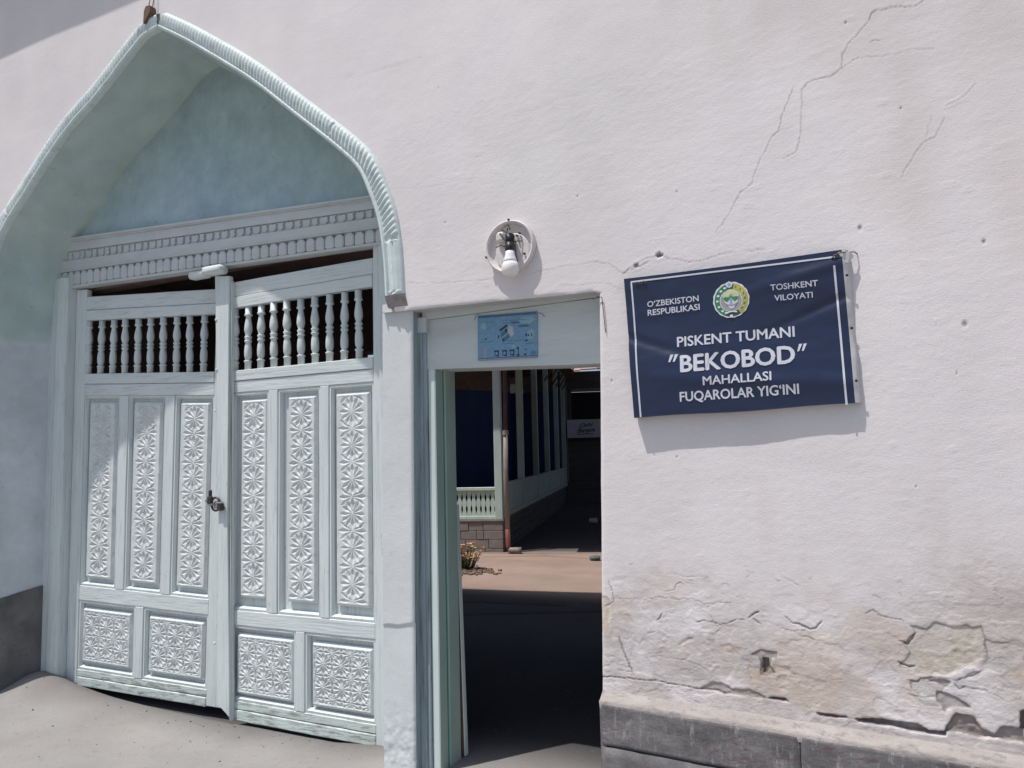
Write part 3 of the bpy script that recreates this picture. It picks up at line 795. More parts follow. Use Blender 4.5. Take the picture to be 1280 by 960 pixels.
# ---- eave and the body of the gatehouse behind the wall
B().box(-9, 7, -0.305, 0.4, 5.9, 5.98).put('eave', 'roof_wood', WALL)
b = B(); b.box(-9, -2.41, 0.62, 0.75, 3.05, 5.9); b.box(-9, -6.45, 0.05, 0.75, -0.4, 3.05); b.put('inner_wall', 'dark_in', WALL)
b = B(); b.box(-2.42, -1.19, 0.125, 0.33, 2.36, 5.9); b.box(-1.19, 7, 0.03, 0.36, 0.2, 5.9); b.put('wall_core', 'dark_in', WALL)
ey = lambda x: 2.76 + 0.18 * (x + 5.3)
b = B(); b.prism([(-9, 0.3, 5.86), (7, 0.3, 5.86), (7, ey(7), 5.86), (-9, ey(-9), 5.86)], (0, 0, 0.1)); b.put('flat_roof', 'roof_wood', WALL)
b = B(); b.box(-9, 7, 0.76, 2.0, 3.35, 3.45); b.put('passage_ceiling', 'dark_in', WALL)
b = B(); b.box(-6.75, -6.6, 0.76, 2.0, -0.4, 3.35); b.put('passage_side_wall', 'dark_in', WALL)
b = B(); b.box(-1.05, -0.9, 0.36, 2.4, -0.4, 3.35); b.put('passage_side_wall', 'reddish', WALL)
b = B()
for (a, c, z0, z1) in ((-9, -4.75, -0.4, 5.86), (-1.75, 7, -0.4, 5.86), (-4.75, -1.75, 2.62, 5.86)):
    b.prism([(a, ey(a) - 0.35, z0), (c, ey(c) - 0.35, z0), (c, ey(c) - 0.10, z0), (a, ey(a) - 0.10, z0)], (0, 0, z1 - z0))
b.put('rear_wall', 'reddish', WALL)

# brick stub and wires over the apex
bs = thing('brick_stub', 'small dark broken brick stub sticking out above the tip of the arch', 'brick', (W(191, 20)[0], 0, W(191, 20)[1]))
b = B(); b.prism([(-0.035, -0.05, -0.07), (-0.005, -0.05, -0.045), (0.035, -0.05, 0.01), (0.03, -0.05, 0.045), (-0.012, -0.05, 0.05), (-0.03, -0.05, 0.02)], (0, 0.07, 0)); b.put('brick', 'brick', bs)
for dx in (-0.015, 0.028):
    b = B(); b.tube([(dx, -0.03, 0.03), (dx + 0.012, -0.02, 0.12), (dx + 0.02, -0.012, 0.22), (dx + 0.012, -0.008, 0.5)], 0.003, 5); b.put('wire', 'rust', bs)

# ================================================================== THE GATE
GATE = thing('carved_wooden_gate', 'pale blue double wooden gate with carved rosette panels and spindles under pointed arch', 'gate', (-4.4, 0.53, -0.2))


def gput(b, name, m, parent, smooth=False):
    o = b.put(name, m, parent, None, smooth)
    if parent is GATE: origin(GATE, o)
    return o


# leaf geometry: local u (from hinge), d (depth behind the leaf face), z
def mapR(u, d, z): return (-4.30 + u, 0.53 + d, z + 0.012 * (u / 1.3) * (1 if z > 2.5 else (-0.4 if z < 0 else 0.4)))


PHL = math.radians(3.5)


def mapL(u, d, z):
    u = u * (1 + 0.013 * (z - 0.6))
    return (-6.09 + u * math.cos(PHL) - d * math.sin(PHL), 0.53 + u * math.sin(PHL) + d * math.cos(PHL), z - (0.022 + 0.012 * z) * u)


def carved_mesh(name, u0, u1, z0, z1, mp, square):
    st_ = 0.0036 if not square else 0.0038
    nu = int((u1 - u0) / st_); nz = int((z1 - z0) / st_)
    u = np.linspace(u0, u1, nu); z = np.linspace(z0, z1, nz)
    Ug, Zg = np.meshgrid(u, z)
    ed = np.minimum(np.minimum(Ug - u0, u1 - Ug), np.minimum(Zg - z0, z1 - Zg))
    dpt = 0.022 * sstep(0.020, 0.0, ed)
    cu = 0.5 * (u0 + u1)
    sd_ = u0 * 7.3 + z0 * 3.1 + (40 if mp is mapL else 0)
    Uw = Ug + 0.010 * fbm(Ug * 9 + sd_, Zg * 9, 2); Zw = Zg + 0.012 * fbm(Ug * 8 + 30 + sd_, Zg * 8, 2)
    mgn = 0.026
    if not square:
        P0 = (z1 - z0 - 2 * mgn) / 6.0
        lu = Uw - cu; lz = (Zw - z0 - mgn)
        kz_ = np.round(lz / P0 - 0.55) + 0.55            # half star at the top
        z1c = lz - kz_ * P0; R1 = P0 * 0.425
        z2 = lz - (np.floor(lz / P0 - 0.55) + 0.5 + 0.55) * P0
        r1 = np.hypot(lu, z1c); r2 = np.hypot(lu, z2)
        th1 = np.arctan2(z1c, lu); th2 = np.arctan2(z2, lu)
    else:
        nx_ = 3; PU = (u1 - u0 - 2 * mgn) / nx_; P0 = PU
        lu = Uw - cu; lz = Zw - 0.5 * (z0 + z1)
        a = lu - np.round(lu / PU) * PU; rowz = np.round(lz / P0 - 0.5) + 0.5; c_ = lz - rowz * P0
        R1 = PU * 0.47; r1 = np.hypot(a, c_); th1 = np.arctan2(c_, a)
        a2 = lu - (np.floor(lu / PU) + 0.5) * PU; c2 = lz - np.round(lz / P0) * P0
        r2 = np.hypot(a2, c2); th2 = np.arctan2(c2, a2)
    NP = 12

    def chip(th, r, R, ph=0.0):
        w = np.abs(((th / (2 * PI) * NP + ph) % 1.0) - 0.5) * 2      # 0 in the middle of a cut, 1 on a ridge
        rr = r / R
        wid = np.where(rr < 0.68, np.clip(rr - 0.04, 0, 1) / 0.64, np.clip(1.02 - rr, 0, 1) / 0.34)
        wid = np.clip(0.10 + 0.90 * wid, 0.05, 1.0)
        return np.clip(1.05 - w / wid, 0, 1) * (0.35 + 0.65 * wid) * (rr > 0.05) * (rr < 1.03)
    c1 = chip(th1, r1, R1, 0.5)
    ring = np.exp(-((r1 - R1 * 1.02) / 0.0035) ** 2) * 0.25
    out = r1 > R1 * 1.02
    c2_ = chip(th2, r2, R1 * 1.12, 0.5) * out
    cut = np.where(out, np.maximum(c2_, 0), c1) + ring * 0
    msk = sstep(mgn - 0.003, mgn + 0.003, ed)
    dpt = dpt + 0.0150 * (0.85 + 0.9 * fbm(Ug * 6 + sd_, Zg * 6, 2)) * cut * msk + 0.0015 * msk + 0.0012 * fbm(Ug * 25, Zg * 25, 3)
    V = np.zeros(Ug.shape + (3,))
    if mp is mapR:
        V[..., 0] = -4.30 + Ug; V[..., 1] = 0.53 + 0.008 + dpt; V[..., 2] = Zg
    else:
        ph = PHL; dd = 0.008 + dpt; Us = Ug * (1 + 0.013 * (Zg - 0.6))
        V[..., 0] = -6.09 + Us * np.cos(ph) - dd * np.sin(ph); V[..., 1] = 0.53 + Us * np.sin(ph) + dd * np.cos(ph); V[..., 2] = Zg - (0.022 + 0.012 * Zg) * Us
    return grid_mesh(name, V, None, None)


def baluster_mesh(h):
    k = h / 0.46
    pr = [(0.024, 0), (0.024, 0.055), (0.029, 0.058), (0.029, 0.066), (0.017, 0.075), (0.023, 0.085), (0.027, 0.10), (0.028, 0.135), (0.025, 0.17), (0.019, 0.195), (0.027, 0.203),
          (0.027, 0.212), (0.019, 0.22), (0.027, 0.232), (0.027, 0.240), (0.018, 0.25), (0.024, 0.265), (0.030, 0.29), (0.028, 0.32), (0.020, 0.365), (0.017, 0.385), (0.029, 0.392), (0.029, 0.402), (0.024, 0.405), (0.024, 0.46)]
    b = B(); b.lathe([(r, z * k) for r, z in pr], 12)
    me = b.mesh('baluster'); me.materials.append(M['wood_v']); me.polygons.foreach_set('use_smooth', [True] * len(me.polygons))
    return me


def leaf(mp, name_lab, zt, zb_, top_d, fields, lows, muntins, lowm, balz, lz, u_end, bal0, balstep, nb):
    """zt..: z levels; fields: carved panel spans in u; muntins: upright spans"""
    T0, T1, B0, G0, F0, R0, Q0, Bot = lz       # top, rail bottom, baluster bottom, field top, field bottom, lower field top, lower field bottom, leaf bottom
    bk = B(); bk.box(0.01, u_end, 0.045, 0.06, Bot + 0.03, G0 + 0.06); bk.warp(mp)
    L = gput(bk, 'gate_leaf', 'wood_v', GATE)

    def add(name, m, x0, x1, d0, d1, z0, z1, bev=0.004, sub=None):
        b = B(); b.box(x0, x1, d0, d1, z0, z1, bev)
        if sub:
            ax, n = sub
            for k in range(1, n):
                co = [0, 0, 0]; no = [0, 0, 0]
                co[ax] = (x0, 0, z0)[ax] + ((x1 - x0), 0, (z1 - z0))[ax] * k / n; no[ax] = 1
                bmesh.ops.bisect_plane(b.bm, geom=b.bm.verts[:] + b.bm.edges[:] + b.bm.faces[:], plane_co=co, plane_no=no)
            for v in b.bm.verts:
                s_ = 0.0022 * (float(vnoise(v.co.x * 9 + z0, v.co.z * 9)) - 0.5)
                v.co.y += s_; v.co.z += s_ * 1.4
        b.warp(mp)
        o = b.put(name, m, L); return o
    sw = muntins[0][0]
    add('stile', 'wood_v', 0.0, sw, 0, 0.05, Bot + 0.015, T0 + 0.065 if mp is mapL else T0, sub=(2, 10))
    add('stile', 'wood_v', muntins[-1][1], u_end, 0, 0.05, Bot + 0.01, T0, sub=(2, 10))
    i0, i1 = sw + 0.001, muntins[-1][1] - 0.001
    # top rail in two boards with a groove between
    zm = T1 + 0.42 * (T0 - T1)
    add('top_rail', 'wood_h', i0, i1, 0.002, 0.048, zm + 0.004, T0, sub=(0, 8)); add('top_rail', 'wood_h', i0, i1, -0.004, 0.05, T1, zm, sub=(0, 8))
    zm = G0 + 0.52 * (B0 - G0)
    add('middle_rail', 'wood_h', i0, i1, -0.004, 0.05, zm + 0.003, B0, sub=(0, 8)); add('middle_rail', 'wood_h', i0, i1, 0.002, 0.05, G0, zm, sub=(0, 8))
    add('lock_rail', 'wood_h', i0, i1, 0.002, 0.05, R0, F0, sub=(0, 8))
    zm = Bot + 0.55 * (Q0 - Bot)
    add('bottom_rail', 'wood_worn', i0, i1, 0.003, 0.05, zm + 0.004, Q0, 0.005, sub=(0, 10)); add('bottom_rail', 'wood_worn', i0, i1, -0.002, 0.05, Bot, zm, 0.006, sub=(0, 10))
    for a, c in muntins[1:-1]:
        add('muntin', 'wood_v', a, c, 0.001, 0.049, F0 + 0.001, G0 - 0.001, sub=(2, 6))
    add('muntin', 'wood_v', lowm[0], lowm[1], 0.001, 0.049, Q0 + 0.001, R0 - 0.001)

    def ring(x0, x1, z0, z1, w, name='panel_moulding'):
        b = B(); d0, d1 = 0.010, 0.034
        o_ = [(x0, z0), (x1, z0), (x1, z1), (x0, z1)]; mi = [(x0 + w * .55, z0 + w * .55), (x1 - w * .55, z0 + w * .55), (x1 - w * .55, z1 - w * .55), (x0 + w * .55, z1 - w * .55)]
        ii = [(x0 + w, z0 + w), (x1 - w, z0 + w), (x1 - w, z1 - w), (x0 + w, z1 - w)]
        layers = [[(p[0], d0, p[1]) for p in o_], [(p[0], d0 - 0.003, p[1]) for p in mi], [(p[0], d1 - 0.006, p[1]) for p in ii], [(p[0], 0.046, p[1]) for p in ii]]
        vs = [[b.bm.verts.new(p) for p in l] for l in layers]
        for l0, l1 in zip(vs[:-1], vs[1:]):
            for k in range(4):
                b.bm.faces.new((l0[k], l0[(k + 1) % 4], l1[(k + 1) % 4], l1[k]))
        b.warp(mp); b.put(name, 'wood_v', L)
    ms = [m_ for m_ in muntins]
    for (a, c), f in zip(zip([m_[1] if i else sw for i, m_ in enumerate(ms[:-1])], [m_[0] if i < len(ms) - 2 else m_[1] for i, m_ in enumerate(ms[1:])]), fields):
        ring(a + 0.001, c - 0.001, F0 + 0.001, G0 - 0.001, 0.026)
        link('carved_panel', carved_mesh('carved_panel', f[0], f[1], F0 + f[2], G0 - f[3], mp, False), 'carved', L)
    for (a, c), f in zip(((sw, lowm[0]), (lowm[1], i1)), lows):
        ring(a + 0.001, c - 0.001, Q0 + 0.001, R0 - 0.001, 0.028)
        link('carved_panel', carved_mesh('carved_panel', f[0], f[1], Q0 + f[2], R0 - f[3], mp, True), 'carved', L)
    bme = baluster_mesh(T1 - B0 + 0.004)
    for k in range(-1, nb):
        u = bal0 + k * balstep if k >= 0 else sw + 0.012
        if mp is mapL:
            o = link('baluster', bme, None, L, mp(u, 0.024, B0 - 0.002))
        else:
            o = link('baluster', bme, None, L, mp(u, 0.024, B0 - 0.002))
        o.rotation_euler = (random.uniform(-.012, .012), random.uniform(-.012, .012), random.uniform(0, 6))
    return L


# right leaf:  u = x + 4.30
LR = leaf(mapR, '', 0, 0, 0, [(0.095, 0.355, 0.088, 0.052), (0.535, 0.795, 0.088, 0.052), (0.955, 1.245, 0.088, 0.052)],
          [(0.070, 0.600, 0.042, 0.055), (0.752, 1.255, 0.042, 0.055)],
          [(0.012, 0.012), (0.370, 0.455), (0.835, 0.910), (1.283, 1.283)], (0.622, 0.700), None,
          (2.895, 2.700, 2.236, 2.074, 0.530, 0.428, -0.088, -0.222), 1.345, 0.1290 + 0.02, 0.1255, 9)
# left leaf (swung a little inwards)
LL = leaf(mapL, '', 0, 0, 0, [(0.172, 0.480, 0.062, 0.052), (0.662, 0.968, 0.062, 0.052), (1.150, 1.452, 0.062, 0.052)],
          [(0.158, 0.705, 0.055, 0.058), (0.885, 1.450, 0.055, 0.058)],
          [(0.122, 0.122), (0.525, 0.617), (1.013, 1.105), (1.495, 1.495)], (0.750, 0.838), None,
          (2.985, 2.785, 2.335, 2.153, 0.610, 0.495, -0.050, -0.178), 1.67, 0.122 + 0.150, 0.1365, 9)

# meeting strip between the leaves
(xa, za), (xb, zb), (xc, zc), (xd, zd) = W(269, 345, .49), W(287, 345, .49), W(287.5, 897, .49), W(273, 884, .49)
b = B(); b.prism([(xa, 0.485, za), (xb, 0.485, zb), (xb + .004, 0.485, 1.2), (xc, 0.485, zc), (xd - 0.006, 0.485, zd + .02), (xd - 0.012, 0.485, 1.2)], (0, 0.042, 0))
bmesh.ops.bevel(b.bm, geom=b.bm.edges[:], offset=0.004, segments=1, affect='EDGES')
gput(b, 'meeting_strip', 'wood_v', GATE)
b = B(); b.prism([(xc + 0.002, 0.500, -0.215), (-4.245, 0.500, -0.215), (-4.262, 0.500, 2.88), (xb + 0.002, 0.500, 2.90)], (0, 0.03, 0)); gput(b, 'meeting_fillet', 'wood_v', GATE)
for zz in (2.62, 2.25, 1.95, 0.3):
    bb = B(); bb.lathe([(0.012, 0.0), (0.010, -0.006), (0.002, -0.008)], 8, 'y', (-4.395 + random.uniform(-.02, .03), 0.486, zz)); gput(bb, 'nail_head', 'wood_v', GATE)

# jambs
b = B()
prof = [(-6.36, 0.60), (-6.36, 0.455), (-6.235, 0.450), (-6.232, 0.462), (-6.225, 0.445), (-6.19, 0.434), (-6.15, 0.432), (-6.115, 0.440), (-6.095, 0.462), (-6.092, 0.60)]
b.prism([(x, y, -0.36) for x, y in prof], (0, 0, 3.50)); gput(b, 'gate_jamb', 'jamb_l' if 'jamb_l' in M else 'wood_v', GATE)
b = B(); b.box(-3.005, -2.945, 0.520, 0.6, -0.35, 3.05, 0.004); gput(b, 'gate_jamb', 'wood_v', GATE)
b = B(); b.box(-2.943, -2.50, 0.495, 0.6, -0.35, 3.05, 0.004); gput(b, 'gate_jamb', 'wood_v', GATE)

# frieze over the leaves
FX0, FX1 = -6.385, -2.50


def ft(x): return 3.49 + (x + 6.256) * (-0.0575)       # top line
def fb(x): return 3.062 + (x + 6.21) * (-0.0275)       # bottom line
def fz(x, t): return fb(x) + (ft(x) - fb(x)) * t


def band(t0, t1, y0, y1, name, m='frieze', bev=0.003):
    b = B()
    n = 26
    for k in range(n + 1):
        pass
    xs_ = np.linspace(FX0, FX1, n + 1)
    rows = []
    for x in xs_:
        w = 0.004 * (float(vnoise(x * 2.3, t0 * 10)) - 0.5)
        a, c = fz(x, t0) + w, fz(x, t1) + w
        rows.append([b.bm.verts.new(p) for p in ((x, y1, a), (x, y0 + w, a), (x, y0 + w, c), (x, y1, c))])
    for r0, r1 in zip(rows[:-1], rows[1:]):
        for k in range(4):
            b.bm.faces.new((r0[k], r0[(k + 1) % 4], r1[(k + 1) % 4], r1[k]))
    b.bm.faces.new(rows[0]); b.bm.faces.new(rows[-1][::-1])
    return b


FR = gput(band(0.005, 0.965, 0.497, 0.56, 'frieze'), 'frieze', 'frieze', GATE)
band(0.955, 1.0, 0.452, 0.60, 'c').put('cap_moulding', 'frieze', FR)
band(0.925, 0.955, 0.464, 0.50, 'c').put('cap_moulding', 'frieze', FR)
band(0.745, 0.925, 0.476, 0.50, 'c').put('upper_band', 'frieze', FR)
band(0.345, 0.545, 0.468, 0.50, 'c').put('lower_band', 'frieze', FR)
band(0.325, 0.345, 0.460, 0.50, 'c').put('lower_band', 'frieze', FR)
band(0.0, 0.05, 0.482, 0.57, 'c').put('soffit_board', 'frieze', FR)
x = FX0 + 0.045
k = 0
while x < FX1 - 0.02:
    w = 0.0385
    z0, z1 = fz(x, 0.055), fz(x, 0.326)
    h_ = z1 - z0
    b = B()          # hanging tongue: square shoulders narrowing at the top corners
    b.prism([(-w, 0, 0.10 * h_), (-w * 0.65, 0, 0), (w * 0.65, 0, 0), (w, 0, 0.10 * h_), (w, 0, 0.72 * h_), (w * 0.45, 0, h_), (-w * 0.45, 0, h_), (-w, 0, 0.72 * h_)], (0, 0.025, 0))
    bmesh.ops.bevel(b.bm, geom=[e_ for e_ in b.bm.edges if max(v.co.y for v in e_.verts) < 0.01], offset=0.006, segments=1, affect='EDGES')
    o = b.put('dentil', 'frieze', FR, (x, 0.474 + random.uniform(-.002, .002), z0 + random.uniform(-.002, .002)))
    x += 0.0835 + random.uniform(-.002, .002)
x = FX0 + 0.03
k = 0
while x < FX1 - 0.02:
    z0, z1 = fz(x, 0.555), fz(x, 0.735); h_ = z1 - z0; w = 0.034
    b = B()
    if k % 2 == 0:
        pts = [(-w * 0.5, 0), (w * 0.5, 0), (w * .95, 0.3 * h_), (w * 0.95, h_ * 0.85), (w * 0.35, h_ * 0.95), (0, h_ * 0.7), (-w * 0.35, h_ * 0.95), (-w * 0.95, h_ * 0.85), (-w * .95, 0.3 * h_)]
    else:
        pts = [(-w * 0.3, 0), (w * 0.3, 0), (w * .8, 0.35 * h_), (w * 0.45, h_ * 0.55), (w * .8, h_ * 0.95), (-w * .8, h_ * 0.95), (-w * 0.45, h_ * 0.55), (-w * .8, 0.35 * h_)]
    b.prism([(p, 0, z) for p, z in pts], (0, 0.018, 0))
    bmesh.ops.bevel(b.bm, geom=[e_ for e_ in b.bm.edges if max(v.co.y for v in e_.verts) < 0.008], offset=0.004, segments=1, affect='EDGES')
    b.put('carved_leaf', 'frieze', FR, (x, 0.483 + random.uniform(-.002, .003), z0 + 0.003))
    x += 0.078 + random.uniform(-.003, .003); k += 1

# gate hardware: padlock and hasp, white latch block
x, z = W(269, 630, 0.475)
PL = thing('padlock', 'dark ring padlock hanging on the meeting strip of carved gate', 'padlock', (x, 0.470, z))
b = B(); b.tube([(0.018 + 0.042 * math.cos(a) - 0.0, -0.006, 0.0 + 0.046 * math.sin(a)) for a in np.linspace(0, 2 * PI * 0.999, 21)], 0.0085, 8, False); b.put('shackle_ring', 'lock', PL, None, True)
b = B(); b.lathe([(0.030, 0.004), (0.030, -0.004), (0.004, -0.007)], 14, 'y', (0.018, 0.002, -0.004)); b.put('backplate', 'steel', PL)
b = B(); b.box(0.045, 0.088, -0.024, 0.010, -0.045, 0.006, 0.006); b.put('lock_body', 'lock', PL)
b = B(); b.box(0.040, 0.090, -0.026, 0.004, 0.004, 0.016, 0.004); b.put('lock_cap', 'steel', PL)
b = B(); b.box(-0.060, -0.018, -0.020, 0.010, 0.0, 0.055, 0.006); b.box(-0.050, -0.030, -0.016, 0.008, 0.055, 0.10, 0.005); b.put('hasp', 'lock', PL)
b = B(); b.box(-0.085, -0.055, -0.014, 0.012, 0.012, 0.034, 0.004); b.put('hasp_bolt', 'steel', PL)
b = B(); b.tube([(-0.045, -0.010, -0.004), (-0.01, -0.020, -0.004), (0.0, -0.02, 0.002)], 0.007, 6); b.put('hasp_arm', 'steel', PL)

(xa, za), (xb, zb) = W(238, 345, 0.455), W(279, 342, 0.455)
LB = thing('latch_block', 'rounded white painted wooden latch block under frieze above gate centre', 'latch', (xa, 0.455, za))
b = B(); b.box(0.0, (xb - xa) * 0.52, -0.03, 0.05, -0.030, 0.024, 0.014); b.put('block', 'wood_h', LB, None, True)
b = B(); b.box((xb - xa) * 0.46, xb - xa + 0.01, -0.045, 0.05, -0.022, 0.040, 0.016); b.put('cover', 'wood_h', LB, None, True)

# ================================================================== DOORWAY BESIDE THE GATE
DF = thing('door_frame', 'weathered blue grey wooden frame of the open doorway beside gate', 'door frame', (-1.8, 0.12, -0.1))


def dput(b, name, m, smooth=False):
    return origin(DF, b.put(name, m, DF, None, smooth))


(lx0, lz0), (lx1, lz1) = W(531, 462, 0.12), W(750, 455, 0.12)
(tx0, tz0), (tx1, tz1) = W(531, 401, 0.12), W(750, 372, 0.12)
b = B(); b.prism([(lx0, 0.122, lz0), (-1.245, 0.118, lz1), (-1.235, 0.118, tz1), (lx0, 0.122, tz0)], (0, 0.19, 0))
for k in range(1, 10):
    bmesh.ops.bisect_plane(b.bm, geom=b.bm.verts[:] + b.bm.edges[:] + b.bm.faces[:], plane_co=(lx0 + k * 0.105, 0, 0), plane_no=(1, 0, 0))
for v in b.bm.verts: v.co.z += 0.003 * (float(vnoise(v.co.x * 6, v.co.z * 3)) - 0.5)
dput(b, 'lintel_board', 'lintel')
b = B(); b.prism([(lx0, 0.100, tz0 + 0.002), (-1.24, 0.100, tz1 + 0.004), (-1.24, 0.100, 2.44), (lx0, 0.100, 2.44)], (0, 0.06, 0)); dput(b, 'header_strip', 'lintel')
# outer post against the pier, stub at its head
b = B(); b.box(-2.392, -2.352, 0.095, 0.20, -0.3, 2.335, 0.003); dput(b, 'outer_post', 'jamb')
b = B(); b.box(-2.368, -2.333, 0.108, 0.20, -0.3, 2.31, 0.003); dput(b, 'outer_post', 'jamb')
b = B(); b.box(-2.385, -2.318, 0.085, 0.13, 2.285, 2.372, 0.004); dput(b, 'head_stub', 'lintel')
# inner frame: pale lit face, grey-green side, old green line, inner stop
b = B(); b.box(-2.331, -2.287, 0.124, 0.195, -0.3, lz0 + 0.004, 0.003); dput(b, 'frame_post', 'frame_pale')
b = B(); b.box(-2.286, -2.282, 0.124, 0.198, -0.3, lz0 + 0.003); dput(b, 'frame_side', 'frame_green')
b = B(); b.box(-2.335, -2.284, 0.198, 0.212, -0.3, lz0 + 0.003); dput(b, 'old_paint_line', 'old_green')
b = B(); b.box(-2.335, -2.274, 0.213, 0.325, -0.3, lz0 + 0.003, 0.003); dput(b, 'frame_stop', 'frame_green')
b = B(); b.box(-2.56, -2.40, 0.10, 0.34, -0.3, 2.40); dput(b, 'post_backing', 'dark_in')
b = B(); b.box(-1.235, -1.20, 0.12, 0.30, -0.3, 2.06, 0.003); dput(b, 'frame_post', 'frame_green')
# door leaf folded back inside, seen almost edge on at the bottom
b = B(); b.prism([(-2.320, 0.34, -0.10), (-2.266, 0.345, -0.10), (-2.298, 0.345, 1.75), (-2.34, 0.34, 1.98)], (-0.75, 0.55, 0)); dput(b, 'door_leaf', 'roof_wood')
b = B(); b.prism([(-2.264, 0.342, -0.10), (-2.258, 0.345, -0.10), (-2.290, 0.345, 1.3), (-2.292, 0.342, 1.3)], (-0.0, 0.03, 0)); dput(b, 'leaf_edge', 'frame_pale')

# small blue poster on the lintel
PO = [W(597.3, 394.8, .116), W(671.9, 389, .116), W(671.9, 446.7, .116), W(597.7, 450.7, .116)]
PT = thing('blue_poster', 'small faded blue printed poster on lintel over open doorway', 'poster', (PO[0][0], 0.116, PO[0][1]))


def pmap(u, v, y=0.1145):
    "u right, v down in 0..1"
    a = np.array(PO[0]) * (1 - u) + np.array(PO[1]) * u; c = np.array(PO[3]) * (1 - u) + np.array(PO[2]) * u
    p = a * (1 - v) + c * v
    return (p[0], y + 0.0012 * math.sin(u * 5), p[1])


def pprint(quads, name, m, y):
    b = B()
    for qd in quads: b.poly([pmap(u, v, y) for u, v in qd])
    return origin(PT, b.put(name, m, PT))


def rect(u0, v0, u1, v1): return [(u0, v0), (u1, v0), (u1, v1), (u0, v1)]
b = B(); b.prism([pmap(u, v, 0.1135) for u, v in ((0, 0), (1, 0), (1, 1), (0, 1))], (0, 0.0045, 0)); origin(PT, b.put('sheet', 'p_blue', PT))


def blob(cu, cv, ru, rv, n=14): return [(cu + ru * math.cos(2 * PI * k / n) * random.uniform(.8, 1.1), cv + rv * math.sin(2 * PI * k / n) * random.uniform(.8, 1.1)) for k in range(n)]
pprint([rect(0.01, 0.01, 0.99, 0.06)], 'edge_print', 'p_deep', 0.1130)
pprint([rect(0.01, 0.95, 0.99, 0.985)], 'edge_print', 'p_deep', 0.1130)
pprint([rect(0.36, 0.03, 0.62, 0.14)], 'header_print', 'p_purple', 0.1128)
pprint([blob(0.17, 0.24, .12, .09), blob(0.84, 0.18, .13, .10), blob(0.5, 0.74, .16, .07), blob(0.9, 0.5, .07, .12)], 'cloud_print', 'p_light', 0.1126)
pprint([blob(0.24, 0.33, .08, .035), blob(0.36, 0.25, .07, .03), blob(0.78, 0.30, .10, .03), blob(0.64, 0.21, .08, .025)], 'cloud_shade_print', 'p_deep', 0.1124)
pprint([blob(0.56, 0.40, .055, .13, 18)], 'disc_print', 'p_pale', 0.1122)


def slant(u0, v0, u1, v1, w): return [(u0, v0), (u1, v1), (u1 + 0.012, v1 + w), (u0 + 0.012, v0 + w)]
pprint([slant(0.36, 0.46, 0.50, 0.33, 0.09), slant(0.42, 0.56, 0.54, 0.44, 0.08)], 'stripe_print', 'p_teal', 0.1120)
pprint([slant(0.37, 0.345, 0.50, 0.235, 0.05), rect(0.47, 0.34, 0.51, 0.41), rect(0.345, 0.47, 0.37, 0.53), rect(0.42, 0.545, 0.45, 0.60)], 'dark_stripe_print', 'p_navy', 0.1118)
qs = []
for cu in (0.28, 0.415, 0.54):
    qs += [rect(cu, 0.80, cu + 0.09, 0.835), rect(cu + 0.01, 0.83, cu + 0.022, 0.93), rect(cu + 0.065, 0.83, cu + 0.085, 0.94), rect(cu + .03, .90, cu + .07, .93)]
qs += [rect(0.665, 0.75, 0.70, 0.80), rect(0.69, 0.79, 0.70, 0.94), rect(0.66, 0.91, 0.71, 0.945), rect(0.81, 0.47, 0.835, 0.53), rect(0.85, 0.49, 0.87, 0.53), rect(0.905, 0.47, 0.92, 0.54), rect(0.80, 0.605, 0.845, 0.635), rect(0.13, 0.52, 0.155, 0.55), rect(0.80, 0.80, 0.83, 0.82), rect(0.79, 0.90, 0.82, 0.94)]
pprint(qs, 'pictogram_print', 'p_navy', 0.1118)
qs = []
for v, u0, u1 in ((0.155, .14, .82), (0.20, .28, .72), (0.59, .04, .26), (0.60, .50, .78), (0.66, .34, .62), (0.68, .82, .96), (.86, .90, .98), (.89, .90, .98), (.92, .90, .97)):
    u = u0
    while u < u1:
        w_ = random.uniform(.015, .04); qs.append(rect(u, v, min(u + w_, u1), v + 0.012)); u += w_ + 0.008
pprint(qs, 'small_text_print', 'p_deep', 0.1120)
pprint([slant(0.10, 0.80, 0.14, 0.72, 0.10), rect(0.10, 0.90, 0.14, 0.95)], 'red_figure_print', 'p_pink', 0.1120)
pprint([rect(0.35, 0.16, 0.52, 0.172), rect(.02, .975, .98, .983)], 'white_line_print', 'p_pale', 0.1121)
for (a, c) in (((593, 400), (598, 393)), ((674, 391), (681, 396))):
    (x0, z0), (x1, z1) = W(*a, .112), W(*c, .112)
    b = B(); b.tube([(x0, .112, z0), ((x0 + x1) / 2, .105, (z0 + z1) / 2 + .006), (x1, .112, z1)], 0.0018, 5); origin(PT, b.put('fixing_wire', 'rust', PT))
w0 = W(753, 372, -0.002)
hw = thing('hanging_wire', 'short bent rusty wire hanging at top right corner of doorway', 'wire', (w0[0], 0, w0[1]))
b = B(); b.tube([(-0.05, -.004, -0.005), (-0.02, -.008, 0.008), (0.0, -.01, 0.0), (0.006, -.008, -0.08), (0.012, -.006, -0.175)], 0.0022, 5); b.put('wire', 'rust', hw)

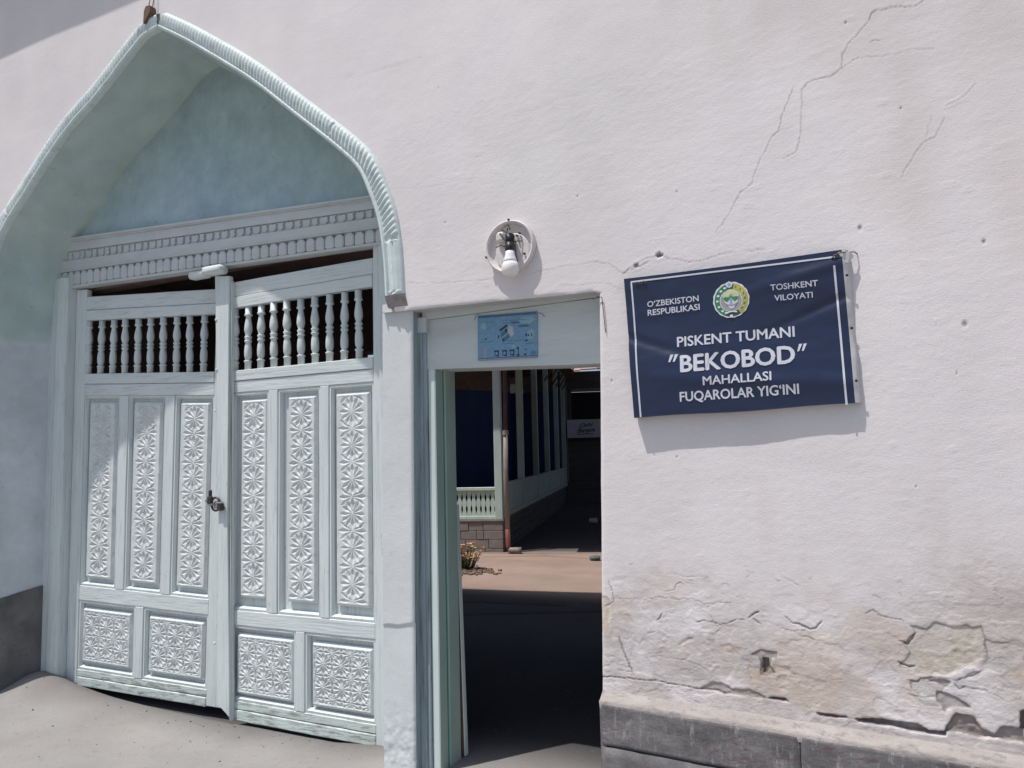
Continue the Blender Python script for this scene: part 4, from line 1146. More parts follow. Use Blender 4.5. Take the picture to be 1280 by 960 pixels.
# ================================================================== BARE-BULB LAMP
lx, lz = W(640.5, 310, 0)
LM = thing('wall_lamp', 'broken round white wall lamp with bare bulb above doorway', 'lamp', (lx, 0, lz))
b = B()
RX, N_ = 0.138, 36
prof = [(0.138, 0.0), (0.140, -0.036), (0.134, -0.042), (0.126, -0.038), (0.118, -0.014), (0.105, -0.012), (0.02, -0.010)]
b.lathe(prof, N_, 'y'); b.put('dish', 'lamp_white', LM, None, False)
b = B(); b.lathe([(0.098, -0.012), (0.099, -0.022), (0.094, -0.026), (0.01, -0.026)], 30, 'y', (0.012, 0, -0.028)); b.put('inner_plate', 'lamp_white', LM)
b = B(); b.tube([(0.0, -0.02, 0.035), (0.018, -0.05, 0.045), (0.028, -0.085, 0.035), (0.030, -0.092, 0.0)], [0.016, 0.02, 0.024, 0.024], 12); b.put('socket', 'black', LM, None, True)
b = B(); b.lathe([(0.0235, 0.012), (0.0245, -0.03), (0.021, -0.034)][::-1], 16, 'z', (0.030, -0.092, -0.01)); b.put('socket_sleeve', 'black', LM, None, True)
b = B(); b.lathe([(0.022, -0.04), (0.024, -0.06), (0.032, -0.085), (0.0365, -0.10)][::-1], 20, 'z', (0.031, -0.093, 0.0)); b.put('bulb_collar', 'bulb_base', LM, None, True)
b = B(); b.lathe([(0.0365, -0.10), (0.043, -0.116), (0.0455, -0.130), (0.044, -0.147), (0.037, -0.162), (0.025, -0.172), (0.008, -0.177)][::-1], 22, 'z', (0.031, -0.093, 0.0)); b.put('bulb', 'bulb', LM, None, True)
for pts in ([(-0.05, -0.02, 0.08), (-0.03, -0.05, 0.09), (-0.01, -0.04, 0.07), (0.0, -0.05, 0.095)], [(-0.06, -0.03, 0.05), (-0.04, -0.06, 0.07), (-0.02, -0.05, 0.03)],
            [(-0.02, -0.05, 0.10), (0.0, -0.045, 0.115), (0.004, -0.03, 0.09)], [(0.03, -0.03, 0.02), (0.05, -0.05, 0.018), (0.07, -0.03, 0.02)], [(-0.07, -0.05, 0.0), (-0.04, -0.06, 0.006), (-0.03, -0.03, 0.004)],
            [(0.028, -0.028, 0.01), (0.034, -0.03, -0.05), (0.042, -0.03, -0.085)]):
    b = B(); b.tube(pts, 0.0032, 5); b.put('wire', 'rust', LM)
b = B(); b.box(-0.072, -0.02, -0.055, -0.01, 0.028, 0.082, 0.012); b.put('terminal_block', 'lamp_white', LM)
for (a, c) in ((-0.136, -0.04), (0.0, 0.142), (0.085, -0.05), (0.046, 0.05), (0.060, 0.062)):
    b = B(); b.lathe([(0.0065, -0.03), (0.005, -0.045), (0.001, -0.046)], 8, 'y', (a, 0, c)); b.put('screw', 'rust', LM)

# ================================================================== BANNER
BC = [W(*q(40, 195, 770, 300, 4), -0.047), W(*q(1128, 48, 770, 300, 4), -0.040), W(*q(1196, 815, 770, 300, 4), -0.040), W(*q(92, 889, 770, 300, 4), -0.047)]
BN = thing('banner_sign', 'dark blue vinyl banner sign with white lettering and round state emblem', 'sign', (-0.6, 0, 2.0))


def bwr(x, z):
    "wrinkled canvas surface y at (x, z)"
    x = np.asarray(x, float); z = np.asarray(z, float)
    u = (x + 1.119) / 0.97; v = (2.42 - z) / 0.67
    y = -0.047 + 0.006 * u
    y = y + 0.0050 * np.sin(6.0 * (v - 0.35 * u) + 0.5) * np.exp(-((v - 0.5) / 0.35) ** 2)
    y = y + 0.0030 * np.exp(-((v - 0.42 - 0.55 * u) / 0.035) ** 2) * sstep(0.6, 0.1, u)
    y = y - 0.0032 * np.exp(-((v - 0.20 + 0.30 * (u - 0.6)) / 0.04) ** 2) * sstep(0.45, 0.9, u)
    y = y + 0.0032 * np.exp(-((v - 0.52 + 0.55 * (u - 0.6)) / 0.03) ** 2) * sstep(0.5, 0.95, u)
    y = y - 0.0025 * np.exp(-((v - 0.72 - 0.12 * u) / 0.05) ** 2) * sstep(0.0, 0.3, u)
    y = y + 0.0030 * (fbm(x * 3.0, z * 9.0, 3)) + 0.0012 * fbm(x * 14, z * 14, 2)
    return -0.044 + (y + 0.044) * 2.1


nu, nv = 150, 100
uu, vv = np.meshgrid(np.linspace(0, 1, nu), np.linspace(0, 1, nv))
A4 = [np.array(p) for p in BC]


def bpos(u, v):
    return (A4[0] * ((1 - u) * (1 - v))[..., None] + A4[1] * (u * (1 - v))[..., None] + A4[2] * (u * v)[..., None] + A4[3] * ((1 - u) * v)[..., None])


bp = bpos(uu, vv)
bp[..., 1] += -0.004 * np.sin(PI * uu) * (1 - vv) * 1.0 + 0.003 * np.sin(9 * uu) * (vv > .98)
Vb = np.stack([bp[..., 0], bwr(bp[..., 0], bp[..., 1]), bp[..., 1]], -1)
canvas = origin(BN, link('canvas', grid_mesh('canvas', Vb, None, None, True), 'navy', BN))
# wrapped edges: top and left navy, right side white stretcher
S = np.stack([Vb[0], Vb[0] + np.array([0, 0.045, 0.006])], 0); origin(BN, link('wrapped_edge', grid_mesh('wrapped_edge', S), 'navy', BN))
S = np.stack([Vb[-1], Vb[-1] + np.array([0, 0.045, 0])], 0); origin(BN, link('wrapped_edge', grid_mesh('wrapped_edge', S), 'navy', BN))
S = np.stack([Vb[:, 0], Vb[:, 0] + np.array([-0.004, 0.045, 0])], 1); origin(BN, link('wrapped_edge', grid_mesh('wrapped_edge', S), 'navy', BN))
e = Vb[:, -1]; nrow = len(e)
wv = 0.018 + 0.006 * (vnoise(np.linspace(0, 7, nrow), np.zeros(nrow) + 4) - 0.3)
S = np.stack([e, e + np.stack([wv * 0.6, np.full(nrow, 0.008), np.zeros(nrow)], 1), e + np.stack([wv + 0.006, np.full(nrow, 0.022), np.zeros(nrow)], 1), e + np.stack([wv * 0.9, np.full(nrow, 0.042), np.zeros(nrow)], 1)], 1)
origin(BN, link('white_side', grid_mesh('white_side', S), 'white_vinyl', BN))
b = B(); b.prism([(BC[1][0] - 0.015, -0.046, BC[1][1] - 0.01), (BC[1][0] + 0.030, -0.040, BC[1][1] - 0.012), (BC[1][0] + 0.045, -0.030, BC[1][1] - 0.03), (BC[1][0] + 0.022, -0.036, BC[1][1] - 0.06), (BC[1][0] + 0.004, -0.044, BC[1][1] - 0.05)], (0, 0.012, 0))
origin(BN, b.put('folded_corner', 'white_vinyl', BN))
for vq in (0.18, 0.52, 0.86):
    p = e[int(vq * (nrow - 1))]
    b = B(); b.lathe([(0.006, 0), (0.005, -0.004), (0.001, -0.005)], 8, 'y', (p[0] + 0.012, p[1] + 0.002, p[2])); origin(BN, b.put('tack', 'ink', BN))
for pxy in ((1043, 321), (797, 354), (805, 353)):
    x, z = W(*pxy, -0.047)
    b = B(); b.tube([(x - .012, float(bwr(x, z)) - .003, z - .006), (x, float(bwr(x, z)) - .008, z + .004), (x + .012, float(bwr(x, z)) - .003, z - .004)], 0.003, 5); origin(BN, b.put('wire_tie', 'rust', BN))
b = B(); x, z = W(1052, 318, -.03); b.tube([(x - .03, -.05, z - .004), (x, -.05, z + .004), (x + .05, -.02, z + .006), (x + .06, 0.0, z)], 0.0025, 5); origin(BN, b.put('wire_tie', 'rust', BN))


def on_banner(b, name, m, dy=0.0022, parent=BN):
    for v in b.bm.verts:
        ex = v.co.y + 0.047 if abs(v.co.y) > 1e-6 else 0.0
        v.co.y = float(bwr(v.co.x, v.co.z)) - dy + ex
    me = bpy.data.meshes.new(name); b.bm.to_mesh(me); b.bm.free()
    o = link(name, me, m, parent)
    if parent is BN: origin(BN, o)
    return o


def bline(p0, p1, w, name='border_line', m='print_white'):
    (x0, z0), (x1, z1) = W(*p0, -.045), W(*p1, -.045)
    L = math.hypot(x1 - x0, z1 - z0); nx_, nz_ = -(z1 - z0) / L * w / 2, (x1 - x0) / L * w / 2
    b = B(); n = 40; prev = None
    for k in range(n + 1):
        t = k / n; x, z = x0 + (x1 - x0) * t, z0 + (z1 - z0) * t
        cur = [b.bm.verts.new((x + nx_, 0, z + nz_)), b.bm.verts.new((x - nx_, 0, z - nz_))]
        if prev: b.bm.faces.new((prev[0], prev[1], cur[1], cur[0]))
        prev = cur
    return on_banner(b, name, m)


Zq = lambda x, y: q(x, y, 770, 300, 4)
bline(Zq(75, 211), Zq(1094, 84), 0.0075); bline(Zq(78, 213), Zq(126, 886), 0.0080); bline(Zq(1091, 128), Zq(1153, 824), 0.0085)

_fc = {}


def text_mesh(s, bold=0.018, shear=0.0):
    cu = bpy.data.curves.new('t', 'FONT'); cu.body = s; cu.size = 1.0; cu.offset = bold; cu.resolution_u = 3; cu.shear = shear
    cu.fill_mode = 'FRONT' if hasattr(cu, 'fill_mode') else cu.fill_mode
    o = bpy.data.objects.new('t', cu); COL.objects.link(o)
    bpy.context.view_layer.update()
    me = bpy.data.meshes.new_from_object(o.evaluated_get(bpy.context.evaluated_depsgraph_get()))
    bpy.data.objects.remove(o); bpy.data.curves.remove(cu)
    return me


def cap_h():
    me = text_mesh('H', 0.0); ys = [v.co.y for v in me.vertices]; bpy.data.meshes.remove(me)
    return max(ys)


CAPH = cap_h()


def put_text(s, pl, pr, hpx, name, Y=-0.047, bold=0.02, on=None, m='print_white', slant_=0.0):
    "fit a word between two baseline points with given cap height (photo px)"
    me = text_mesh(s, 0.0)
    xs_ = [v.co.x for v in me.vertices]; x0, x1 = min(xs_), max(xs_)
    (ax, az), (bx, bz) = W(*pl, Y), W(*pr, Y)
    (cx, cz) = W(pl[0] - hpx * 0.02, pl[1] - hpx, Y)
    hv = math.hypot(cx - ax, cz - az)
    b = B(); b.bm.from_mesh(me); bpy.data.meshes.remove(me)
    bmesh.ops.triangulate(b.bm, faces=b.bm.faces[:])
    src = b.bm.copy(); base_ = [v.co.copy() for v in src.verts]; src.free()
    me0 = bpy.data.meshes.new('t'); b.bm.to_mesh(me0)
    for k_ in (1, 2, 3, 4): b.bm.from_mesh(me0)
    nv_ = len(me0.vertices); bpy.data.meshes.remove(me0)
    offs = ((0, 0), (1, 0), (-1, 0), (0, 0.8), (0, -0.8))
    b.bm.verts.ensure_lookup_table()
    for i_, v in enumerate(b.bm.verts):
        k_ = i_ // nv_
        t = (v.co.x - x0) / (x1 - x0); h_ = v.co.y / CAPH
        v.co = Vector((ax + (bx - ax) * t + offs[k_][0] * bold * hv, Y - 0.00012 * k_, az + (bz - az) * t + h_ * hv + offs[k_][1] * bold * hv))
    if on: return on(b, name, m)
    return b


onb = lambda b, n, m: on_banner(b, n, m)
put_text("O\u2018ZBEKISTON", Zq(157, 335), Zq(412, 304), 27 / 4, 'lettering', on=onb, bold=0.030)
put_text("RESPUBLIKASI", Zq(159, 378), Zq(417, 347), 28 / 4, 'lettering', on=onb, bold=0.030)
put_text("TOSHKENT", Zq(773, 252), Zq(1009, 228), 28 / 4, 'lettering', on=onb, bold=0.030)
put_text("VILOYATI", Zq(792, 303), Zq(983, 285), 27 / 4, 'lettering', on=onb, bold=0.030)
put_text("PISKENT TUMANI", Zq(307, 534), Zq(891, 480), 48 / 4, 'lettering', on=onb, bold=0.032)
put_text("BEKOBOD", Zq(327, 660), Zq(893, 612), 80 / 4, 'lettering', on=onb, bold=0.045)
put_text("MAHALLASI", Zq(438, 726), Zq(777, 700), 42 / 4, 'lettering', on=onb, bold=0.032)
put_text("FUQAROLAR YIG\u2018INI", Zq(323, 808), Zq(915, 768), 46 / 4, 'lettering', on=onb, bold=0.032)
b = B()
for x_, y_ in ((262, 612), (284, 610), (903, 556), (926, 554)):
    pts = [Zq(x_ + 2, y_), Zq(x_ + 11, y_ - 1), Zq(x_ + 27, y_ - 39), Zq(x_ + 11, y_ - 38)]
    b.poly([(W(*p, -.047)[0], 0, W(*p, -.047)[1]) for p in pts])
on_banner(b, 'quotation_marks', 'print_white')

# emblem
EC = W(913.5, 374.3, -.047); ER = (W(936, 374, -.047)[0] - W(890.5, 374, -.047)[0]) / 2
EM = None


def disc(cx, cz, rx, rz, n, m, name, dy, wob=0.0, a0=0, a1=2 * PI, inner=None, parent=None):
    b = B(); pts = []
    for k in range(n):
        a = a0 + (a1 - a0) * k / (n if a1 - a0 > 6.2 else n - 1)
        r = 1 + wob * math.sin(a * 16)
        pts.append((EC[0] + ER * (cx + rx * r * math.cos(a)), 0, EC[1] + ER * (cz + rz * r * math.sin(a))))
    if inner:
        ip = []
        for k in range(n):
            a = a0 + (a1 - a0) * k / (n - 1)
            ip.append((EC[0] + ER * (cx + inner * math.cos(a)), 0, EC[1] + ER * (cz + inner * math.sin(a))))
        for k in range(n - 1):
            b.poly([pts[k], pts[k + 1], ip[k + 1], ip[k]])
    else:
        b.poly(pts)
    o = on_banner(b, name, m, dy, parent or BN)
    return o


EM = disc(0, -0.01, 1.0, 1.02, 64, 'e_white', 'emblem', 0.0022, 0.015)


def em(o): return o


def ed(*a, **k):
    k['parent'] = EM
    o = disc(*a, **k); o.matrix_parent_inverse = Matrix(); o.parent = EM
    o.matrix_parent_inverse = root_inv(BN) @ Matrix() if False else Matrix()
    return o


ed(0, -0.02, 0.92, 0.94, 48, 'e_dark', 'wreath_ground', 0.0028)
ed(0, -0.02, 0.93, 0.95, 20, 'e_wheat', 'wheat_wreath', 0.0032, 0, -1.0, 1.35, 0.62)
ed(0, -0.02, 0.90, 0.92, 20, 'e_green', 'cotton_wreath', 0.0032, 0, 1.75, 4.3, 0.62)
ed(0, -0.06, 0.63, 0.63, 36, 'e_white', 'centre_ring', 0.0036)
ed(0, -0.06, 0.585, 0.585, 36, 'e_grey', 'centre_field', 0.0040)
ed(0, 0.16, 0.44, 0.44, 30, 'e_sky', 'sky_disc', 0.0044)


def epoly(pts, m, name, dy):
    b = B(); b.poly([(EC[0] + ER * x_, 0, EC[1] + ER * z_) for x_, z_ in pts])
    return on_banner(b, name, m, dy, EM)


epoly([(-0.44, 0.12), (-0.3, 0.17), (-0.15, 0.15), (0, 0.24), (0.15, 0.15), (0.3, 0.17), (0.44, 0.12), (0.35, -0.02), (0.18, -0.12), (0.12, 0.02), (-0.12, 0.02), (-0.2, -0.12), (-0.36, -0.02)], 'e_green', 'green_hills', 0.0048)
epoly([(-0.12, 0.28), (0, 0.34), (0.14, 0.28), (0.05, 0.24), (-0.05, 0.24)], 'e_wheat', 'rising_sun', 0.0050)
epoly([(-0.42, -0.05), (-0.2, -0.32), (-0.08, -0.5), (0.1, -0.5), (0.24, -0.32), (0.44, -0.05), (0.2, -0.16), (0.05, -0.05), (-0.05, -0.05), (-0.2, -0.16)], 'e_white', 'bird_wings', 0.0050)
epoly([(-0.34, -0.16), (-0.2, -0.34), (0.2, -0.34), (0.36, -0.16), (0.18, -0.26), (-0.18, -0.26)], 'e_grey', 'wing_feathers', 0.0053)
epoly([(-0.05, 0.10), (0.05, 0.10), (0.09, -0.38), (-0.07, -0.38)], 'e_blue', 'river', 0.0054)
epoly([(-0.28, -0.72), (-0.1, -0.64), (0.1, -0.64), (0.30, -0.68), (0.30, -0.76), (0.1, -0.71), (-0.1, -0.71), (-0.26, -0.79)], 'e_white', 'ribbon', 0.0052)
star = []
for k in range(16):
    a = 2 * PI * k / 16; r = 0.21 if k % 2 == 0 else 0.155
    star.append((-0.06 + r * math.cos(a), 0.86 + r * math.sin(a)))
epoly(star, 'e_white', 'top_star', 0.0046)
epoly([(-0.06 + 0.11 * math.cos(2 * PI * k / 8), 0.86 + 0.11 * math.sin(2 * PI * k / 8)) for k in range(8)], 'e_blue', 'star_crescent', 0.0050)
epoly([(-0.02 + 0.10 * math.cos(2 * PI * k / 8), -0.93 + 0.09 * math.sin(2 * PI * k / 8)) for k in range(8)], 'e_white', 'ribbon_knot', 0.0046)
for k, a in enumerate((2.0, 2.35, 2.75, 3.15, 3.6, 4.0, 4.3)):
    cx, cz = 0.76 * math.cos(a), -0.02 + 0.77 * math.sin(a)
    epoly([(cx + 0.085 * math.cos(2 * PI * j / 7), cz + 0.065 * math.sin(2 * PI * j / 7)) for j in range(7)], 'e_white', 'cotton_boll', 0.0040)
for k in range(12):
    a = -0.9 + k * 0.19
    cx, cz = 0.77 * math.cos(a), -0.02 + 0.77 * math.sin(a)
    ca, sa = math.cos(a + 0.9), math.sin(a + 0.9)
    epoly([(cx - 0.09 * ca, cz - 0.09 * sa), (cx + 0.03 * sa, cz - 0.03 * ca), (cx + 0.09 * ca, cz + 0.09 * sa), (cx - 0.03 * sa, cz + 0.03 * ca)], 'e_dark' if k % 2 else 'e_sun', 'wheat_grain', 0.0040)

# ================================================================== GROUND
grx = lines((-400, -40, 60), (-40, -8, 4), (-8, -6.6, 0.2), (-6.6, -2.3, 0.018), (-2.3, -1.1, 0.03), (-1.1, 4, 0.25), (4, 40, 4), (40, 400, 60))
gry = lines((-400, -30, 60), (-30, -3, 2.5), (-3, -1.6, 0.1), (-1.6, 1.0, 0.018), (1.0, 3.4, 0.10))
GX, GY = np.meshgrid(grx, gry)
base = -0.20 + 0.09 * sstep(-3.0, -2.35, GX)
base = base - 0.035 * sstep(-6.0, -4.4, GX) * (1 - sstep(-3.4, -2.9, GX))
mound = 0.115 * np.exp(-((GX + 6.24) / 0.26) ** 2 - ((GY - 0.40) / 0.22) ** 2) + 0.05 * np.exp(-((GX + 5.9) / 0.35) ** 2 - ((GY - 0.42) / 0.12) ** 2)
GZ = base + mound + 0.018 * fbm(GX * 1.4, GY * 1.4, 3) * (np.abs(GX) < 12) + 0.004 * fbm(GX * 9, GY * 9, 4) * (np.abs(GX) < 12)
GZ += -0.02 * sstep(-1, -6, GY)
# grooved edge where the concrete breaks off at the gate
GZ -= 0.05 * sstep(0.50, 0.58, GY) * (GX < -2.6)
tt = sstep(0.9, 3.0, GY)
GZ = GZ * (1 - tt) + (-0.084 + 0.012 * fbm(GX * 1.1, GY * 1.1, 3) * (np.abs(GX) < 12)) * tt
GC = np.ones(GX.shape + (3,)) * np.array([0.285, 0.270, 0.260])
GC *= (1 + 0.30 * fbm(GX * 0.9, GY * 0.9, 4))[..., None]
mm = sstep(-0.05, 0.2, fbm(GX * 2.3 + 5, GY * 2.3, 4))[..., None]
GC = GC * (1 - 0.3 * mm) + np.array([0.30, 0.32, 0.31]) * 0.3 * mm
passage_shade = sstep(0.10, 0.85, GY)[..., None]  # shade inside the passage is painted into the floor colour
GC = GC * (1 - passage_shade) + np.array([0.055, 0.053, 0.055]) * passage_shade
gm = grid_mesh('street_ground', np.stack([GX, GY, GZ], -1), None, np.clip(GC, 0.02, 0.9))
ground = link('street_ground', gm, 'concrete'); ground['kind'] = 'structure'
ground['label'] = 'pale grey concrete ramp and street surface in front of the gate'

# courtyard paving
cgx = lines((-400, -30, 60), (-30, -10, 2), (-10, 0, 0.045), (0, 30, 2.5), (30, 400, 60))
cgy = lines((3.4, 9, 0.045), (9, 20, 0.14), (20, 60, 5), (60, 600, 90))
KX, KY = np.meshgrid(cgx, cgy)
KZ = -0.08 * sstep(4.4, 3.4, KY) + 0.012 * fbm(KX * 1.1, KY * 1.1, 3) * (np.abs(KX) < 12) * (KY < 30)
KZ = KZ - 0.004
KC = np.ones(KX.shape + (3,)) * np.array([0.305, 0.228, 0.188])
KC *= (1 + 0.30 * fbm(KX * 0.8, KY * 2.4, 4))[..., None]
roof_shade = sstep(4.75, 4.1, KY)[..., None]  # gatehouse roof shadow painted into the paving as a darker colour
KC = KC * (1 - roof_shade) + np.array([0.055, 0.053, 0.055]) * roof_shade
alley_shade = sstep(7.3, 7.9, KY - 0.3 * (KX + 5.7))[..., None]  # alley roof shadow painted in, colour changes along its edge line
KC = KC * (1 - alley_shade) + np.array([0.09, 0.09, 0.095]) * alley_shade
# slab joints and cracks
for (a, c) in (((-6.6, 7.15), (-2, 8.45)), ((-5.75, 7.0), (-4.9, 7.35)), ((-4.9, 7.35), (-3.4, 7.2)), ((-4.2, 3.5), (-2.0, 4.2)), ((-5.0, 3.9), (-3.2, 4.05))):
    d = seg_dist(KX, KY, a, c); g = np.exp(-(d / 0.03) ** 2); KZ -= 0.012 * g; KC *= (1 - 0.5 * g)[..., None]
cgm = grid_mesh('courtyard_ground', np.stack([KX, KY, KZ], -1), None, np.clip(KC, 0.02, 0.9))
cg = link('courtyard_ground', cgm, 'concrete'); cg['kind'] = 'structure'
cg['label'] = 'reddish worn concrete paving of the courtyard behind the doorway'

# cracks across the dark passage slab
b = B()
for pts in ([(-3.3, 1.7), (-2.7, 1.62), (-2.2, 1.72), (-1.6, 1.66)], [(-3.6, 2.5), (-3.0, 2.62), (-2.6, 2.5), (-1.9, 2.7)], [(-2.9, 0.95), (-2.4, 1.05), (-2.1, 1.0), (-1.7, 1.15)]):
    pts = rough_line(pts, 0.03, 5)
    for (x0, y0), (x1, y1) in zip(pts[:-1], pts[1:]):
        z_ = -0.093 + 0.03 * float(sstep(1, 3, (y0 + y1) / 2))
        b.box(min(x0, x1), max(x0, x1), min(y0, y1) - 0.006, max(y0, y1) + 0.006, z_ - 0.02, z_ + 0.004)
b.bm.free()

# ================================================================== COURTYARD: VERANDAH HOUSE
C0 = (-5.702, 7.523); TH = math.radians(17.1)
VH = thing('verandah_house', 'pale green timber verandah on concrete block base with deep blue back wall', 'house', (C0[0], C0[1], 0), TH)


def vput(b, name, m, parent=None, smooth=False): return b.put(name, m, parent or VH, None, smooth)


# local: +x towards the alley side (outwards), +y receding, -x to the left
LEN, WID = 11.25, 3.6
b = B(); b.box(-WID, -0.13, 0.16, LEN, -0.1, 0.50); vput(b, 'base_core', 'mortar')
VB = b
# block courses of the end wall and of the alley side
cz = [(-0.06, 0.055), (0.063, 0.195), (0.203, 0.335), (0.343, 0.485)]
rows_j = [[0.0, 0.30, 0.75, 1.2, 1.65], [0.0, 0.24, 0.62, 1.08, 1.5], [0.0, 0.32, 0.44, 0.70, 1.1, 1.5], [0.0, 0.33, 0.57, 0.95, 1.4]]
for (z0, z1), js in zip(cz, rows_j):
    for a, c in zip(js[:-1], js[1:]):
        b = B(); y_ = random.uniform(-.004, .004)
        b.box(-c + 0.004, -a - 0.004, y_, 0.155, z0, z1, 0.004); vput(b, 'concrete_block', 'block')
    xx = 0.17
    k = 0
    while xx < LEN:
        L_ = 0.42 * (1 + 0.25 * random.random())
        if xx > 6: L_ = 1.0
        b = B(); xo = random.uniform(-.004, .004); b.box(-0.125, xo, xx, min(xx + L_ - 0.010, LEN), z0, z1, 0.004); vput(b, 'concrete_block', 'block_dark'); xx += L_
b = B(); b.box(-WID, 0.015, -0.015, 0.25, 0.488, 0.515, 0.004); vput(b, 'base_cap', 'block')
b = B(); b.box(-WID, 0.0, 0.25, LEN, 0.488, 0.53); vput(b, 'verandah_floor', 'roof_wood')
# posts
def post(x0, x1, y0, y1, m):
    b = B(); b.box(x0, x1, y0, y1, 0.517, 3.9, 0.006); return vput(b, 'post', m)
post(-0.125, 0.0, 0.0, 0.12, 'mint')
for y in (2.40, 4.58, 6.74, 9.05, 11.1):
    post(-0.125, 0.0, y, y + 0.12, 'mint_shaded')
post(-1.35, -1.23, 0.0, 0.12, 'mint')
# end balustrade: cut-out boards
b = B(); b.box(-1.23, -0.126, 0.01, 0.10, 0.985, 1.035, 0.005); vput(b, 'handrail', 'mint')
b = B(); b.box(-1.23, -0.126, 0.02, 0.09, 0.520, 0.570, 0.004); vput(b, 'bottom_rail', 'mint')
hw_ = 0.0375
for k in range(14):
    cx = -0.170 - k * 0.0785
    sh = []
    for z, w in ((0.572, 1), (0.60, 1), (0.625, .93), (0.665, .62), (0.705, .62), (0.745, .95), (0.775, .98), (0.805, .95), (0.845, .62), (0.885, .62), (0.925, .93), (0.95, 1), (0.983, 1)):
        sh.append((w * hw_, z))
    pts = [(cx + w, 0.040, z) for w, z in sh] + [(cx - w, 0.040, z) for w, z in sh[::-1]]
    b = B(); b.prism(pts, (0, 0.022, 0)); vput(b, 'baluster_board', 'mint')
# alley-side parapet of boards
b = B(); b.box(-0.10, 0.015, 0.13, LEN, 1.045, 1.085, 0.004); vput(b, 'handrail', 'mint_shaded')
b = B(); b.box(-0.09, 0.006, 0.13, LEN, 0.532, 0.60, 0.004); vput(b, 'bottom_rail', 'mint_shaded')
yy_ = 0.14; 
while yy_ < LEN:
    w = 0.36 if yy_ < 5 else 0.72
    b = B(); b.box(-0.045, -0.02 + random.uniform(-.004, .006), yy_, min(yy_ + w - 0.008, LEN), 0.602, 1.043, 0.003); vput(b, 'side_board', 'mint_shaded'); yy_ += w
# inner walls and ceiling, roof
for a_ in ((-WID + 0.01, -WID + 0.1, 0.3, 3.19, 0.535, 3.19), (-WID + 0.101, -1.76, 3.2, 3.3, 0.535, 3.19), (-WID, -0.14, LEN * 0.97, LEN - 0.16, 0.535, 3.4)):
    b = B(); b.box(*a_); vput(b, 'blue_wall', 'blue_wall')
b = B(); b.prism([(-1.75, 1.2, 0.535), (-1.75, 10.9, 0.535), (-1.75, 10.9, 3.45), (-1.75, 1.2, 2.80)], (0.1, 0, 0)); vput(b, 'blue_wall', 'blue_wall')
b = B(); b.prism([(-1.75, 1.2, 2.803), (-1.75, 10.9, 3.453), (-1.75, 10.9, 3.95), (-1.75, 1.2, 3.95)], (0.1, 0, 0)); vput(b, 'upper_boarding', 'roof_wood')
b = B(); b.box(-WID - 0.3, 0.30, -0.46, LEN + 0.2, 4.00, 4.06); vput(b, 'roof_deck', 'roof_wood')
y = 0.3
while y < LEN:
    b = B(); b.box(-1.64, 0.33, y, y + 0.07, 3.90, 3.998); vput(b, 'rafter', 'roof_wood'); y += 0.75
b = B(); b.box(-0.11, -0.02, -0.30, LEN, 3.902, 3.998); vput(b, 'wall_plate', 'mint_shaded')

# drainpipe at the corner
DP = thing('drainpipe', 'grey brown drainpipe with dark red foot at the verandah corner', 'drainpipe', (C0[0], C0[1], 0), TH)
b = B(); b.tube([(0.085, -0.06, 0.36), (0.075, -0.06, 1.2), (0.085, -0.06, 1.92)], 0.040, 12); b.put('lower_pipe', 'pipe_grey', DP, None, True)
b = B(); b.tube([(0.085, -0.06, 1.90), (0.095, -0.05, 2.5), (0.10, -0.04, 3.95)], 0.034, 12); b.put('upper_pipe', 'pipe_dark', DP, None, True)
b = B(); b.tube([(0.085, -0.06, 1.87), (0.085, -0.06, 1.95)], 0.050, 12); b.put('pipe_collar', 'pipe_grey', DP)
b = B(); b.tube([(0.085, -0.06, 0.37), (0.09, -0.06, 0.10), (0.10, -0.07, 0.05)], 0.043, 12); b.put('foot', 'pipe_red', DP, None, True)
b = B(); b.tube([(0.10, -0.07, 0.05), (0.16, -0.10, 0.045), (0.30, -0.14, 0.04)], [0.035, 0.042, 0.055], 10); b.put('outlet', 'pipe_grey', DP, None, True)
b = B(); b.box(0.01, 0.06, -0.055, -0.035, 1.2, 1.23); b.put('bracket', 'rust', DP)

# roof over the alley, with visible rafters and torn edge
AR = thing('alley_roof', 'brown boarded roof with rough rafters over the alley beside verandah', 'roof', (C0[0], C0[1], 0), TH)
b = B(); b.box(0.02, 6.2, -0.86, 4.1, 3.67, 3.73); b.put('roof_boards', 'roof_wood', AR)
y = -0.5
while y < 4:
    b = B(); b.box(0.34, 6.0, y, y + 0.08, 3.55, 3.668); b.put('rafter', 'roof_wood', AR); y += 1.1
for x in (1.6, 3.2, 4.8):
    b = B(); b.box(x, x + 0.06, -0.7, 4.0, 3.47, 3.548); b.put('purlin', 'roof_wood', AR)
for k in range(6):
    b = B(); b.tube([(0.55 - 0.02 * k, 5.6 + 0.8 * k, 3.98), (0.02, 6.0 + 0.85 * k, 3.30 + 0.02 * k)], 0.022, 5); b.put('brace', 'roof_wood', AR)

HR = tag(B().box(-1.9, 6.5, 3.6, 11.3, 5.3, 5.38).put('added_shade_slab', 'roof_wood'), 'unseen flat slab added to shade the far end of the alley', 'shade blocker')  # unseen slab, added only to keep the alley and end building in shade
HR.location = (C0[0], C0[1], 0); HR.rotation_euler = (0, 0, TH)
